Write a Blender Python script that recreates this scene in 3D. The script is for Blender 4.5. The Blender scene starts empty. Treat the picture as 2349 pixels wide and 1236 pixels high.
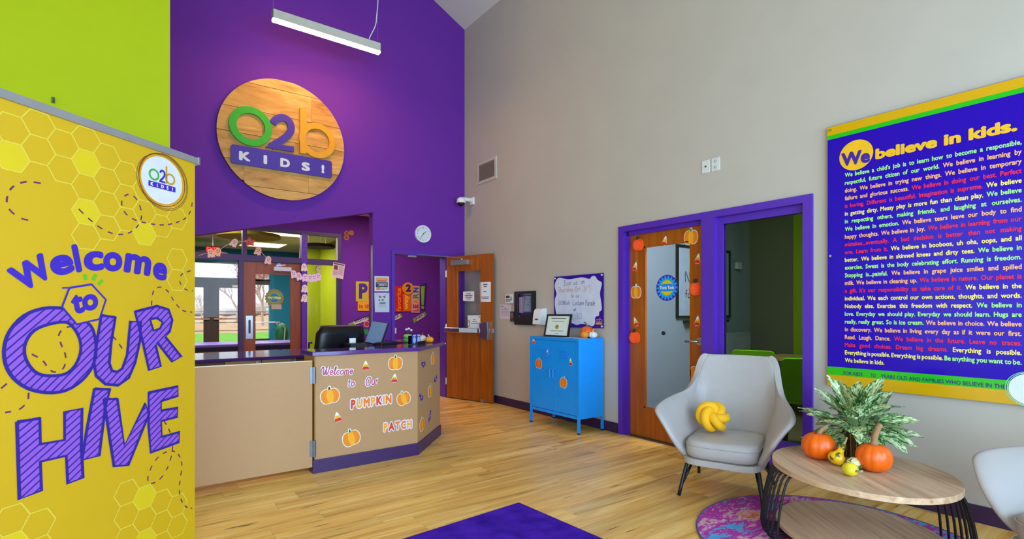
import bpy, bmesh, math, random
from mathutils import Vector, Matrix
from mathutils.geometry import tessellate_polygon
random.seed(7)
SC = bpy.context.scene
COL = SC.collection
PI = math.pi

# ------------------------------------------------------------------ camera
FOC, CX, HY, CH = 1184.6, 1174.5, 715.0, 1.283     # focal length, centre column, horizon row (2349x1236 frame), eye height
YAW = math.atan((CX - 295.0) / FOC)
SN, CS = math.sin(YAW), math.cos(YAW)
cam = bpy.data.cameras.new('camera'); cam_o = bpy.data.objects.new('camera', cam); COL.objects.link(cam_o)
cam_o.location = (0, 0, CH); cam_o.rotation_euler = (PI/2, 0, -YAW)
cam.sensor_fit = 'HORIZONTAL'; cam.sensor_width = 36.0; cam.lens = FOC/2349.0*36.0
cam.shift_x = 0.0; cam.shift_y = (HY - 618.0)/2349.0
cam.clip_start = 0.05; cam.clip_end = 500
SC.camera = cam_o

# ------------------------------------------------------------------ world, sun, large lights, exposure
SC.view_settings.view_transform = 'Standard'; SC.view_settings.look = 'None'
SC.view_settings.gamma = 1.0; SC.view_settings.use_curve_mapping = False
SC.view_settings.exposure = 0.0
world = bpy.data.worlds.new('world'); SC.world = world; world.use_nodes = True
_bg = world.node_tree.nodes['Background']
_bg.inputs[0].default_value = (0.86, 0.93, 1.0, 1); _bg.inputs[1].default_value = 1.15

def lamp_area(name, loc, rot, sx, sy, power, col):
    l = bpy.data.lights.new(name, 'AREA'); l.shape = 'RECTANGLE'; l.size = sx; l.size_y = sy
    l.energy = power; l.color = col
    o = bpy.data.objects.new(name, l); COL.objects.link(o); o.location = loc; o.rotation_euler = rot
    return o
_sun = bpy.data.lights.new('sun', 'SUN'); _sun.energy = 1.6; _sun.angle = math.radians(2); _sun.color = (1, .93, .82)
_suno = bpy.data.objects.new('sun', _sun); COL.objects.link(_suno); _suno.location = (-20, 30, 20)
_suno.rotation_euler = (math.radians(-8), math.radians(-52), 0)
# daylight through the glazed front of the lobby (behind the camera) and its side window
lamp_area('daylight_front_window', (0.3, -2.32, 1.7), (PI/2, 0, 0), 7.2, 2.9, 570, (0.43, 0.70, 1.0))
lamp_area('daylight_side_window', (-4.52, 1.2, 1.9), (PI/2, 0, -PI/2), 5.0, 3.0, 95, (0.72, 0.86, 1.0))
# play room ceiling panels; corridor and meeting room lamps are unseen, added for brightness
lamp_area('corridor_added_light', (3.6, 8.3, 3.10), (0, 0, 0), 1.2, 0.6, 50, (1.0, 0.70, 0.62))  # unseen lamps, added because the corridor needs lighting
lamp_area('corridor_added_light', (0.6, 8.3, 3.10), (0, 0, 0), 1.2, 0.6, 45, (1.0, 0.70, 0.62))
lamp_area('play_room_ceiling_panel', (1.0, 13.0, 3.30), (0, 0, 0), 1.2, 1.2, 170, (1.0, 0.92, 0.82))
lamp_area('play_room_ceiling_panel', (3.2, 16.0, 3.30), (0, 0, 0), 1.2, 1.2, 170, (1.0, 0.92, 0.82))
lamp_area('meeting_room_added_light', (4.85, 2.4, 2.94), (0, 0, 0), 0.6, 1.2, 105, (0.78, 0.90, 1.0))  # unseen lamp, added to brighten the room behind the glass

# ------------------------------------------------------------------ helpers: photo pixel -> point on a real plane
def ray(px, py):
    l = (px - CX)/FOC
    return Vector((SN + l*CS, CS - l*SN, (HY - py)/FOC))
def FLP(px, py, z=0.0):
    r = ray(px, py); t = (z - CH)/r.z
    return Vector((r.x*t, r.y*t, z))
class Frame:
    def __init__(s, O, U, V):
        s.O = Vector(O); s.U = Vector(U).normalized(); s.V = Vector(V).normalized(); s.N = s.U.cross(s.V)
    def at(s, u, v, n=0.0): return s.O + s.U*u + s.V*v + s.N*n
    def p(s, px, py):
        r = ray(px, py); C = Vector((0, 0, CH))
        t = (s.O - C).dot(s.N)/r.dot(s.N); q = C + r*t - s.O
        return (q.dot(s.U), q.dot(s.V))
    def P(s, pts): return [s.p(*q) for q in pts]
    def off(s, n): return Frame(s.O + s.N*n, s.U, s.V)
Z = Vector((0, 0, 1))
def zmap(pts, k, ox, oy): return [(ox + x*k, oy + y*k) for x, y in pts]

# ------------------------------------------------------------------ helpers: geometry
class G:
    def __init__(s): s.v = []; s.f = []; s.sm = False
    def add(s, vs, fs):
        b = len(s.v); s.v += [Vector(q) for q in vs]; s.f += [tuple(b+i for i in q) for q in fs]; return s
    def box(s, a, b):
        x0, y0, z0 = [min(a[i], b[i]) for i in range(3)]; x1, y1, z1 = [max(a[i], b[i]) for i in range(3)]
        return s.add([(x0,y0,z0),(x1,y0,z0),(x1,y1,z0),(x0,y1,z0),(x0,y0,z1),(x1,y0,z1),(x1,y1,z1),(x0,y1,z1)],
                     [(0,3,2,1),(4,5,6,7),(0,1,5,4),(1,2,6,5),(2,3,7,6),(3,0,4,7)])
    def fbox(s, fr, u0, v0, u1, v1, n0, n1):
        return s.prism(fr, [(u0,v0),(u1,v0),(u1,v1),(u0,v1)], n0, n1)
    def prism(s, fr, poly, n0, n1, holes=()):
        rings = [list(poly)] + [list(h) for h in holes]
        flat = [q for r in rings for q in r]
        tris = tessellate_polygon([[Vector((q[0], q[1], 0)) for q in r] for r in rings]) if (len(poly) > 4 or holes) else [tuple(range(len(poly)))]
        m = len(flat); vs = [fr.at(q[0], q[1], n1) for q in flat]
        fs = []
        for t in tris:
            a = sum(flat[t[i]][0]*flat[t[(i+1) % len(t)]][1]-flat[t[(i+1) % len(t)]][0]*flat[t[i]][1] for i in range(len(t)))
            fs.append(tuple(t) if a > 0 else tuple(reversed(t)))
        if abs(n1-n0) > 1e-7:
            vs += [fr.at(q[0], q[1], n0) for q in flat]
            fs += [tuple(m+i for i in reversed(t)) for t in list(fs)]
            b = 0
            for ri, r in enumerate(rings):
                k = len(r); a = sum(r[i][0]*r[(i+1) % k][1]-r[(i+1) % k][0]*r[i][1] for i in range(k))
                ccw = (a > 0) == (ri == 0)
                for i in range(k):
                    i2 = (i+1) % k
                    q = (b+i, m+b+i, m+b+i2, b+i2)
                    fs.append(q if ccw else tuple(reversed(q)))
                b += k
        return s.add(vs, fs)
    def face(s, fr, poly, n, holes=()): return s.prism(fr, poly, n, n, holes)
    def tube(s, pts, r, seg=8, closed=False, caps=True):
        P = [Vector(q) for q in pts]; n = len(P); R = r if isinstance(r, (list, tuple)) else [r]*n
        vs = []; prev = None
        for i in range(n):
            if closed: d = P[(i+1) % n]-P[i-1]
            else: d = P[min(i+1, n-1)]-P[max(i-1, 0)]
            if d.length < 1e-9: d = Vector((0, 0, 1))
            d.normalize()
            if prev is None:
                a = Vector((0, 0, 1)) if abs(d.z) < .9 else Vector((1, 0, 0)); x = d.cross(a).normalized()
            else:
                x = (prev - d*prev.dot(d)); x = x.normalized() if x.length > 1e-6 else d.orthogonal().normalized()
            prev = x; y = d.cross(x)
            for k in range(seg):
                t = 2*PI*k/seg; vs.append(P[i]+(x*math.cos(t)+y*math.sin(t))*R[i])
        fs = []
        for i in range(n if closed else n-1):
            j = (i+1) % n
            for k in range(seg):
                k2 = (k+1) % seg; fs.append((i*seg+k, i*seg+k2, j*seg+k2, j*seg+k))
        if caps and not closed:
            fs.append(tuple(reversed(range(seg)))); fs.append(tuple((n-1)*seg+k for k in range(seg)))
        return s.add(vs, fs)
    def lathe(s, prof, c=(0, 0, 0), seg=24, mod=None):
        c = Vector(c); vs = []
        for (r, z) in prof:
            for k in range(seg):
                t = 2*PI*k/seg; rr = r*(mod(t, z) if mod else 1); vs.append(c+Vector((rr*math.cos(t), rr*math.sin(t), z)))
        fs = []
        for i in range(len(prof)-1):
            for k in range(seg):
                k2 = (k+1) % seg; fs.append((i*seg+k, i*seg+k2, (i+1)*seg+k2, (i+1)*seg+k))
        fs.append(tuple(reversed(range(seg)))); fs.append(tuple((len(prof)-1)*seg+k for k in range(seg)))
        return s.add(vs, fs)
    def disc(s, fr, u, v, r, n0, n1, seg=24, rv=None):
        return s.prism(fr, circ(u, v, r, seg, rv), n0, n1)
    def xf(s, M):
        s.v = [M @ q for q in s.v]; return s
def circ(u, v, r, seg=24, rv=None):
    rv = r if rv is None else rv
    return [(u+r*math.cos(2*PI*k/seg), v+rv*math.sin(2*PI*k/seg)) for k in range(seg)]
def smooth(pts, n=4, closed=False):
    out = []; m = len(pts)
    for i in range(m if closed else m-1):
        g = (lambda k: pts[k % m]) if closed else (lambda k: pts[max(0, min(m-1, k))])
        p0, p1, p2, p3 = g(i-1), g(i), g(i+1), g(i+2)
        for j in range(n):
            t = j/n
            out.append(tuple(.5*((2*b)+(-a+c)*t+(2*a-5*b+4*c-d)*t*t+(-a+3*b-3*c+d)*t**3) for a, b, c, d in zip(p0, p1, p2, p3)))
    if not closed: out.append(tuple(pts[-1]))
    return out
def strip(pts, w):
    """outline polygon of a line of width w through 2D points"""
    L, R = [], []; n = len(pts)
    for i in range(n):
        a = pts[max(i-1, 0)]; b = pts[min(i+1, n-1)]
        dx, dy = b[0]-a[0], b[1]-a[1]; l = math.hypot(dx, dy) or 1e-9
        nx, ny = -dy/l*w/2, dx/l*w/2
        L.append((pts[i][0]+nx, pts[i][1]+ny)); R.append((pts[i][0]-nx, pts[i][1]-ny))
    return L, R
_jit = [0]
def stroke(g, fr, pts, w, n, closed=False):
    if closed: pts = list(pts)+[pts[0], pts[1]]
    L, R = strip(pts, w); b = len(g.v)
    _jit[0] = (_jit[0]+1) % 24; n += _jit[0]*8e-6
    g.v += [fr.at(q[0], q[1], n+i*3e-6) for i, q in enumerate(L)]+[fr.at(q[0], q[1], n+i*3e-6) for i, q in enumerate(R)]; m = len(L)
    g.f += [(b+m+i, b+m+i+1, b+i+1, b+i) for i in range(m-1)]
def dashed(g, fr, pts, w, dash, gap, n):
    acc = 0.0; cur = []
    P = pts
    for i in range(len(P)-1):
        a, b = P[i], P[i+1]; l = math.hypot(b[0]-a[0], b[1]-a[1]); k = max(1, int(l/.002))
        for j in range(k):
            t = j/k; q = (a[0]+(b[0]-a[0])*t, a[1]+(b[1]-a[1])*t)
            if acc % (dash+gap) < dash: cur.append(q)
            elif cur:
                if len(cur) > 1: stroke(g, fr, [cur[0], cur[len(cur)//2], cur[-1]], w, n)
                cur = []
            acc += l/k
    if len(cur) > 1: stroke(g, fr, [cur[0], cur[-1]], w, n)
def rrect(u0, v0, u1, v1, r, k=4):
    out = []
    for cx, cy, a in ((u1-r, v0+r, -PI/2), (u1-r, v1-r, 0), (u0+r, v1-r, PI/2), (u0+r, v0+r, PI)):
        out += [(cx+r*math.cos(a+PI/2*i/k), cy+r*math.sin(a+PI/2*i/k)) for i in range(k+1)]
    return out
def hatch(poly, ang, step, holes=()):
    """segments of parallel lines clipped to a polygon"""
    ca, sa = math.cos(ang), math.sin(ang); segs = []
    rings = [[(x*ca+y*sa, -x*sa+y*ca) for x, y in r] for r in [poly]+list(holes)]
    y0 = min(q[1] for q in rings[0]); y1 = max(q[1] for q in rings[0]); y = y0+step*.5
    while y < y1:
        xs = []
        for r in rings:
            for i in range(len(r)):
                a, b = r[i], r[(i+1) % len(r)]
                if (a[1] > y) != (b[1] > y): xs.append(a[0]+(y-a[1])/(b[1]-a[1])*(b[0]-a[0]))
        xs.sort()
        for i in range(0, len(xs)-1, 2):
            segs.append([(xs[i]*ca-y*sa, xs[i]*sa+y*ca), (xs[i+1]*ca-y*sa, xs[i+1]*sa+y*ca)])
        y += step
    return segs

# ------------------------------------------------------------------ helpers: objects
WM = {}
def W_of(o): return WM[o.name] if o is not None else Matrix.Identity(4)
def tag(o, label=None, cat=None, group=None, kind=None):
    if label: o['label'] = label
    if cat: o['category'] = cat
    if group: o['group'] = group
    if kind: o['kind'] = kind
    return o
def thing(name, label, cat, loc=(0, 0, 0), rz=0.0, group=None):
    o = bpy.data.objects.new(name, None); COL.objects.link(o); o.empty_display_size = .05
    o.location = loc; o.rotation_euler = (0, 0, rz)
    WM[o.name] = Matrix.Translation(Vector(loc)) @ Matrix.Rotation(rz, 4, 'Z')
    return tag(o, label, cat, group)
def obj(name, g, mat, parent=None, smooth_=False, local=False, bevel=0, sub=0, solid=0, keep=False):
    """one mesh object; g is in world space unless local=True (then in the space of its parent)"""
    me = bpy.data.meshes.new(name)
    if parent is None and not keep:
        xs = [q.x for q in g.v]; ys = [q.y for q in g.v]; zs = [q.z for q in g.v]
        loc = Vector(((min(xs)+max(xs))/2, (min(ys)+max(ys))/2, min(zs)))
        vs = [q-loc for q in g.v]
    else:
        loc = Vector((0, 0, 0)); vs = g.v
        if parent is not None and not local:
            inv = W_of(parent).inverted(); vs = [inv @ q for q in g.v]
    me.from_pydata([tuple(q) for q in vs], [], g.f); me.update()
    if smooth_ or g.sm: me.polygons.foreach_set('use_smooth', [True]*len(me.polygons))
    me.materials.append(mat)
    o = bpy.data.objects.new(name, me); COL.objects.link(o); o.location = loc
    if parent is not None: o.parent = parent
    WM[o.name] = W_of(parent) @ Matrix.Translation(loc)
    if solid:
        m = o.modifiers.new('solid', 'SOLIDIFY'); m.thickness = solid; m.offset = 0
    if bevel:
        m = o.modifiers.new('bevel', 'BEVEL'); m.width = bevel; m.segments = 2; m.limit_method = 'ANGLE'; m.angle_limit = .6
    if sub:
        m = o.modifiers.new('sub', 'SUBSURF'); m.levels = sub; m.render_levels = sub
    return o
def struct(name, g, mat, label=None, **k):
    return tag(obj(name, g, mat, None, **k), label, None, None, 'structure')
def dup(root, loc, rz, label=None, group=None):
    r = root.copy(); COL.objects.link(r); r.location = loc; r.rotation_euler = (0, 0, rz)
    WM[r.name] = Matrix.Translation(Vector(loc)) @ Matrix.Rotation(rz, 4, 'Z')
    if label: r['label'] = label
    if group: r['group'] = group
    for ch in list(root.children):
        c = ch.copy(); COL.objects.link(c); c.parent = r; WM[c.name] = W_of(r)
        for gch in list(ch.children):
            d = gch.copy(); COL.objects.link(d); d.parent = c; WM[d.name] = W_of(r)
    return r

# ------------------------------------------------------------------ helpers: lettering (built-in font, turned into mesh)
_tc = {}
def glyphs_(body, res=3):
    key = (body, res)
    if key in _tc: return _tc[key]
    cu = bpy.data.curves.new('t', 'FONT'); cu.body = body; cu.size = 1.0; cu.resolution_u = res
    cu.fill_mode = 'FRONT'
    ob = bpy.data.objects.new('t', cu)
    me = bpy.data.meshes.new_from_object(ob)
    vs = [(v.co.x, v.co.y) for v in me.vertices]; fs = [tuple(p.vertices) for p in me.polygons]
    out = []
    for t in fs:
        a = sum(vs[t[i]][0]*vs[t[(i+1) % len(t)]][1]-vs[t[(i+1) % len(t)]][0]*vs[t[i]][1] for i in range(len(t)))
        out.append(t if a > 0 else tuple(reversed(t)))
    xs = [q[0] for q in vs] or [0]; ys = [q[1] for q in vs] or [0]
    bpy.data.objects.remove(ob); bpy.data.curves.remove(cu); bpy.data.meshes.remove(me)
    _tc[key] = (vs, out, min(xs), max(xs), min(ys), max(ys)); return _tc[key]
def glyphs(body, bold=0.0, res=3, k=4):
    if k == 4 and bold > .035: k = 12
    """font outline with its strokes fattened by overlaid copies (each a hair higher); last item = layer of each vertex"""
    vs, fs, x0, x1, y0, y1 = glyphs_(body, res)
    if bold < .012: return vs, fs, x0, x1, y0, y1, [0]*len(vs)
    V, F, Lr = [], [], []
    for q in range(k):
        a = 2*PI*q/k+.4; dx, dy = bold*math.cos(a), bold*math.sin(a); b = len(V)
        V += [(x+dx, y+dy) for x, y in vs]; F += [tuple(b+i for i in t) for t in fs]; Lr += [q]*len(vs)
    return V, F, x0-bold, x1+bold, y0-bold, y1+bold, Lr
LJ = 1.6e-5
def text_quad(g, fr, body, bl, br, tl, n, bold=0.02, res=3, k=4, halo=0.0):
    """the text's bounding box is laid on the parallelogram bl, br, tl (plane coordinates); halo fattens beyond it"""
    _, _, x0, x1, y0, y1, _ = glyphs(body, bold, res, k)
    vs, fs, _, _, _, _, lr = glyphs(body, bold+halo, res, 14 if halo else k)
    ex = ((br[0]-bl[0])/(x1-x0), (br[1]-bl[1])/(x1-x0)); ey = ((tl[0]-bl[0])/(y1-y0), (tl[1]-bl[1])/(y1-y0))
    b = len(g.v)
    g.v += [fr.at(bl[0]+(x-x0)*ex[0]+(y-y0)*ey[0], bl[1]+(x-x0)*ex[1]+(y-y0)*ey[1], n+l*LJ) for (x, y), l in zip(vs, lr)]
    g.f += [tuple(b+i for i in t) for t in fs]
def text_px(g, fr, body, bl, br, tl, n, bold=0.02, res=3):
    text_quad(g, fr, body, fr.p(*bl), fr.p(*br), fr.p(*tl), n, bold, res)
def text_at(g, fr, body, u, v, size, n, bold=0.02, res=3, sx=1.0, align='C', k=4):
    vs, fs, x0, x1, y0, y1, lr = glyphs(body, bold, res, k); w = (x1-x0)*size*sx
    u0 = u-w/2 if align == 'C' else u
    b = len(g.v)
    g.v += [fr.at(u0+(x-x0)*size*sx, v+y*size, n+l*LJ) for (x, y), l in zip(vs, lr)]; g.f += [tuple(b+i for i in t) for t in fs]
    return w
# hand lettering: every letter a set of pen strokes (unit cap height)
def _arc(cx, cy, rx, ry, a0, a1, n=10): return [(cx+rx*math.cos(math.radians(a0+(a1-a0)*i/n)), cy+ry*math.sin(math.radians(a0+(a1-a0)*i/n))) for i in range(n+1)]
HF = {
 'J': (.7, [[(.15,1),(.75,1)], [(.5,1),(.5,.2),(.35,0),(.1,.12)]]), 'o': (.6, [_arc(.28,.28,.25,.28,80,440,12)]),
 'i': (.25, [[(.1,.55),(.1,0)], [(.1,.78),(.11,.74)]]), 'n': (.55, [[(.05,.55),(.05,0)], [(.05,.38),(.25,.57),(.42,.42),(.43,0)]]),
 'u': (.58, [[(.05,.55),(.06,.15),(.2,0),(.4,.15),(.45,.55)], [(.45,.55),(.45,.08),(.53,0)]]),
 's': (.45, [[(.38,.5),(.2,.58),(.07,.45),(.33,.2),(.25,.02),(.02,.08)]]), 'T': (.8, [[(0,1),(.8,1)], [(.4,1),(.4,0)]]),
 'h': (.55, [[(.05,1),(.05,0)], [(.05,.38),(.25,.57),(.42,.42),(.43,0)]]), 'r': (.42, [[(.05,.55),(.05,0)], [(.05,.36),(.2,.55),(.36,.52)]]),
 'd': (.6, [_arc(.25,.25,.22,.25,0,360,12), [(.48,1),(.48,0)]]), 'a': (.6, [_arc(.25,.27,.22,.27,0,360,12), [(.48,.55),(.48,.05),(.55,0)]]),
 'y': (.55, [[(.05,.55),(.1,.2),(.25,.1),(.45,.3)], [(.47,.55),(.42,-.2),(.25,-.4),(.1,-.3)]]), 'O': (.9, [_arc(.42,.5,.38,.5,90,450,16)]),
 'c': (.5, [_arc(.28,.28,.24,.28,50,310,10)]), 't': (.45, [[(.2,.95),(.2,.08),(.36,0)], [(0,.6),(.42,.6)]]),
 '3': (.6, [_arc(.22,.75,.25,.25,140,-80,8)+_arc(.22,.26,.3,.27,80,-150,8)]), '1': (.3, [[(.15,1),(.15,0)]]),
 'f': (.45, [[(.42,.92),(.28,1),(.2,.85),(.2,0)], [(0,.55),(.4,.55)]]), '2': (.65, [[(.05,.8),(.25,1),(.5,.85),(.4,.5),(.05,0),(.55,0)]]),
 'B': (.62, [[(.05,0),(.05,1),(.38,.95),(.42,.7),(.08,.53),(.5,.4),(.5,.1),(.05,0)]]), 'K': (.6, [[(.05,1),(.05,0)], [(.5,1),(.07,.45),(.55,0)]]),
 'C': (.8, [_arc(.45,.5,.4,.5,55,305,12)]), 'm': (.8, [[(.05,.55),(.05,0)], [(.05,.4),(.2,.57),(.33,.42),(.34,0)], [(.34,.4),(.5,.57),(.65,.42),(.68,0)]]),
 'P': (.65, [[(.1,1),(.1,0)], [(.02,.95),(.4,1.02),(.58,.8),(.45,.55),(.1,.48)]]), 'e': (.52, [[(.06,.28),(.45,.32)]+_arc(.26,.28,.2,.28,10,320,10)]),
 '0': (.7, [_arc(.32,.5,.28,.5,90,450,14)]), ':': (.25, [[(.1,.7),(.11,.64)], [(.1,.25),(.11,.19)]]), ' ': (.4, []),
 'W': (1.2, [[(-.1,.75),(.02,1.02),(.2,.95),(.28,.3),(.38,0),(.55,.4),(.66,.95)], [(.66,.95),(.66,.3),(.78,0),(1.0,.4),(1.12,1.08)]]),
 'l': (.38, [[(0,.1),(.25,.7),(.28,1.02),(.17,1.0),(.12,.5),(.14,.08),(.26,0),(.4,.15)]]),
 '|': (.2, [[(.1,1),(.1,0)]]), 'N': (.7, [[(.05,0),(.05,1),(.55,0),(.55,1)]]),
}
def hand(g, fr, body, p0, p1, h, w, n, shear=0.0):
    tot = sum(HF[c][0]+.08 for c in body); dx, dy = (p1[0]-p0[0])/tot, (p1[1]-p0[1])/tot; x = 0
    for c in body:
        for st in HF[c][1]:
            P = [(p0[0]+(x+a+shear*b)*dx, p0[1]+(x+a)*dy+b*h) for a, b in st]
            if len(P) > 2: P = smooth(P, 3)
            stroke(g, fr, P, w, n)
        x += HF[c][0]+.08

# ------------------------------------------------------------------ materials (all procedural)
def lin(h):
    h = h.lstrip('#'); c = [int(h[i:i+2], 16)/255 for i in (0, 2, 4)]
    return tuple(x/12.92 if x <= .04045 else ((x+.055)/1.055)**2.4 for x in c)+(1,)
def nt(name):
    m = bpy.data.materials.new(name); m.use_nodes = True; t = m.node_tree; b = t.nodes['Principled BSDF']
    return m, t, b
def N(t, k, **kw):
    n = t.nodes.new(k)
    for a, v in kw.items(): setattr(n, a, v)
    return n
def ramp(t, stops):
    r = N(t, 'ShaderNodeValToRGB'); e = r.color_ramp.elements
    while len(e) < len(stops): e.new(.5)
    for i, (p, c) in enumerate(stops): e[i].position = p; e[i].color = c
    return r
_mc = {}
def M(hexc, rough=.55, metal=0.0, var=.05, scale=12.0, bump=0.0, spec=.5, coat=0.0, name=None):
    key = (hexc, rough, metal, var, scale, bump, spec, coat)
    if key in _mc: return _mc[key]
    m, t, b = nt(name or 'paint_'+hexc.strip('#')); c = lin(hexc)
    tc = N(t, 'ShaderNodeTexCoord'); no = N(t, 'ShaderNodeTexNoise'); no.inputs['Scale'].default_value = scale; no.inputs['Detail'].default_value = 3
    t.links.new(tc.outputs['Object'], no.inputs['Vector'])
    r = ramp(t, [(.3, tuple(x*(1-var) for x in c[:3])+(1,)), (.7, tuple(min(1, x*(1+var)) for x in c[:3])+(1,))])
    t.links.new(no.outputs['Fac'], r.inputs['Fac']); t.links.new(r.outputs['Color'], b.inputs['Base Color'])
    b.inputs['Roughness'].default_value = rough; b.inputs['Metallic'].default_value = metal
    b.inputs['Specular IOR Level'].default_value = spec; b.inputs['Coat Weight'].default_value = coat
    if bump:
        n2 = N(t, 'ShaderNodeTexNoise'); n2.inputs['Scale'].default_value = scale*12; n2.inputs['Detail'].default_value = 2
        t.links.new(tc.outputs['Object'], n2.inputs['Vector'])
        bp = N(t, 'ShaderNodeBump'); bp.inputs['Strength'].default_value = bump; bp.inputs['Distance'].default_value = .004
        t.links.new(n2.outputs['Fac'], bp.inputs['Height']); t.links.new(bp.outputs['Normal'], b.inputs['Normal'])
    _mc[key] = m; return m
def EM(hexc, strength, name='glow'):
    m, t, b = nt(name); c = lin(hexc); b.inputs['Base Color'].default_value = c
    b.inputs['Emission Color'].default_value = c; b.inputs['Emission Strength'].default_value = strength
    return m
def wood(name, cols, axis=0, scale=1.0, rough=.4, stretch=14.0, knots=False, rnd=False, coat=0.0, bump=.05):
    """grain running along the given axis of the object"""
    m, t, b = nt(name); tc = N(t, 'ShaderNodeTexCoord'); mp = N(t, 'ShaderNodeMapping')
    sc = [scale*stretch]*3; sc[axis] = scale; mp.inputs['Scale'].default_value = sc
    src = tc.outputs['Object']
    if rnd:
        oi = N(t, 'ShaderNodeObjectInfo'); mu = N(t, 'ShaderNodeVectorMath', operation='MULTIPLY_ADD')
        cmb = N(t, 'ShaderNodeCombineXYZ')
        for i in range(3): t.links.new(oi.outputs['Random'], cmb.inputs[i])
        mu.inputs[1].default_value = (37.0, 53.0, 11.0); t.links.new(cmb.outputs[0], mu.inputs[0]); t.links.new(src, mu.inputs[2]); src = mu.outputs[0]
    t.links.new(src, mp.inputs['Vector'])
    n1 = N(t, 'ShaderNodeTexNoise'); n1.inputs['Scale'].default_value = 1.0; n1.inputs['Detail'].default_value = 6; n1.inputs['Roughness'].default_value = .6; n1.inputs['Distortion'].default_value = .6
    t.links.new(mp.outputs[0], n1.inputs['Vector'])
    k = len(cols); r = ramp(t, [(.25+.5*i/(k-1), lin(c)) for i, c in enumerate(cols)])
    t.links.new(n1.outputs['Fac'], r.inputs['Fac']); col = r.outputs['Color']
    if rnd:
        hs = N(t, 'ShaderNodeHueSaturation'); mr = N(t, 'ShaderNodeMapRange'); mr.inputs['To Min'].default_value = .96; mr.inputs['To Max'].default_value = 1.28
        t.links.new(oi.outputs['Random'], mr.inputs['Value']); t.links.new(mr.outputs[0], hs.inputs['Value']); t.links.new(col, hs.inputs['Color']); col = hs.outputs['Color']
    if knots:
        mp2 = N(t, 'ShaderNodeMapping'); s2 = [scale*34]*3; s2[axis] = scale*2.6; mp2.inputs['Scale'].default_value = s2; t.links.new(src, mp2.inputs['Vector'])
        n2 = N(t, 'ShaderNodeTexNoise'); n2.inputs['Scale'].default_value = 1.0; n2.inputs['Detail'].default_value = 2; t.links.new(mp2.outputs[0], n2.inputs['Vector'])
        r2 = ramp(t, [(.69, (0, 0, 0, 1)), (.76, (1, 1, 1, 1))]); t.links.new(n2.outputs['Fac'], r2.inputs['Fac'])
        mx = N(t, 'ShaderNodeMix', data_type='RGBA'); t.links.new(r2.outputs['Color'], mx.inputs['Factor']); t.links.new(col, mx.inputs['A']); mx.inputs['B'].default_value = lin('#4A3418'); col = mx.outputs['Result']
    t.links.new(col, b.inputs['Base Color']); b.inputs['Roughness'].default_value = rough; b.inputs['Coat Weight'].default_value = coat
    if bump:
        bp = N(t, 'ShaderNodeBump'); bp.inputs['Strength'].default_value = bump; bp.inputs['Distance'].default_value = .003
        t.links.new(n1.outputs['Fac'], bp.inputs['Height']); t.links.new(bp.outputs['Normal'], b.inputs['Normal'])
    return m
def glass(name, tint='#FFFFFF', refl=.035):
    m = bpy.data.materials.new(name); m.use_nodes = True; t = m.node_tree; t.nodes.clear()
    o = N(t, 'ShaderNodeOutputMaterial'); mx = N(t, 'ShaderNodeMixShader'); tr = N(t, 'ShaderNodeBsdfTransparent'); gl = N(t, 'ShaderNodeBsdfGlossy')
    tr.inputs[0].default_value = lin(tint); gl.inputs['Roughness'].default_value = .02
    fr = N(t, 'ShaderNodeFresnel'); fr.inputs[0].default_value = 1.4; mu = N(t, 'ShaderNodeMath', operation='MULTIPLY'); mu.inputs[1].default_value = refl*10
    t.links.new(fr.outputs[0], mu.inputs[0]); t.links.new(mu.outputs[0], mx.inputs[0]); t.links.new(tr.outputs[0], mx.inputs[1]); t.links.new(gl.outputs[0], mx.inputs[2]); t.links.new(mx.outputs[0], o.inputs[0])
    return m
WALLK = dict(rough=.75, var=.02, scale=3, bump=.04, spec=.25)
m_purple = M('#6A2C9E', name='purple_wall_paint', **WALLK)
m_beige = M('#BEB4A6', name='warm_grey_wall_paint', **WALLK)
m_lime = M('#A2B000', name='lime_wall_paint', **WALLK)
m_teal = M('#1D7FA6', name='teal_wall_paint', **WALLK)
m_ceil = M('#D5CFC6', name='ceiling_paint', **WALLK)
m_white = M('#EDEDEA', rough=.4); m_paper = M('#F1EFEA', rough=.8, var=.02)
m_frame = M('#5527A8', rough=.4, var=.03, name='purple_frame_enamel'); m_dframe = M('#3A2460', rough=.45, name='dark_purple_frame_enamel')
m_base = M('#34163F', rough=.5, name='plum_vinyl_base')
m_counter = M('#553079', rough=.09, var=.0, scale=60, name='purple_laminate'); m_kick = M('#391B54', rough=.35, name='purple_vinyl_kick')
m_tan = M('#B58A5C', rough=.55, var=.015, scale=60, name='tan_laminate'); m_hinge = M('#7C7E82', rough=.35, metal=1.0); m_plime = M('#8E9E04', name='play_room_lime_paint', **WALLK)
m_steel = M('#B9BBBF', rough=.3, metal=1.0, name='brushed_steel')
m_alu = M('#A9A6A6', rough=.4, metal=.6, name='aluminium'); m_black = M('#0D0D10', rough=.45, name='black_plastic'); m_leather_b = M('#08080B', rough=.38, bump=.1, name='black_leather')
m_bmetal = M('#141519', rough=.4, metal=.3, name='black_powder_coat')
m_door = wood('cherry_door_veneer', ['#8C4206', '#A4520A', '#B86414'], axis=2, scale=1.2, stretch=16, rough=.35)
m_door2 = wood('brown_door_veneer', ['#6E3410', '#83421A', '#8F4F26'], axis=2, scale=1.2, stretch=16, rough=.4)
m_plank = wood('maple_vinyl_plank', ['#9C6826', '#D8A04C', '#E8BA66', '#F6D692'], axis=0, scale=1.1, stretch=15, rough=.34, knots=True, rnd=True)
m_plank_base = M('#6B5230', rough=.8)
m_signwood = wood('sealed_birch_board', ['#7A4C16', '#B07C34', '#C49248', '#D2AA68'], axis=0, scale=2.0, stretch=4.5, rough=.4, rnd=True)
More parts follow.
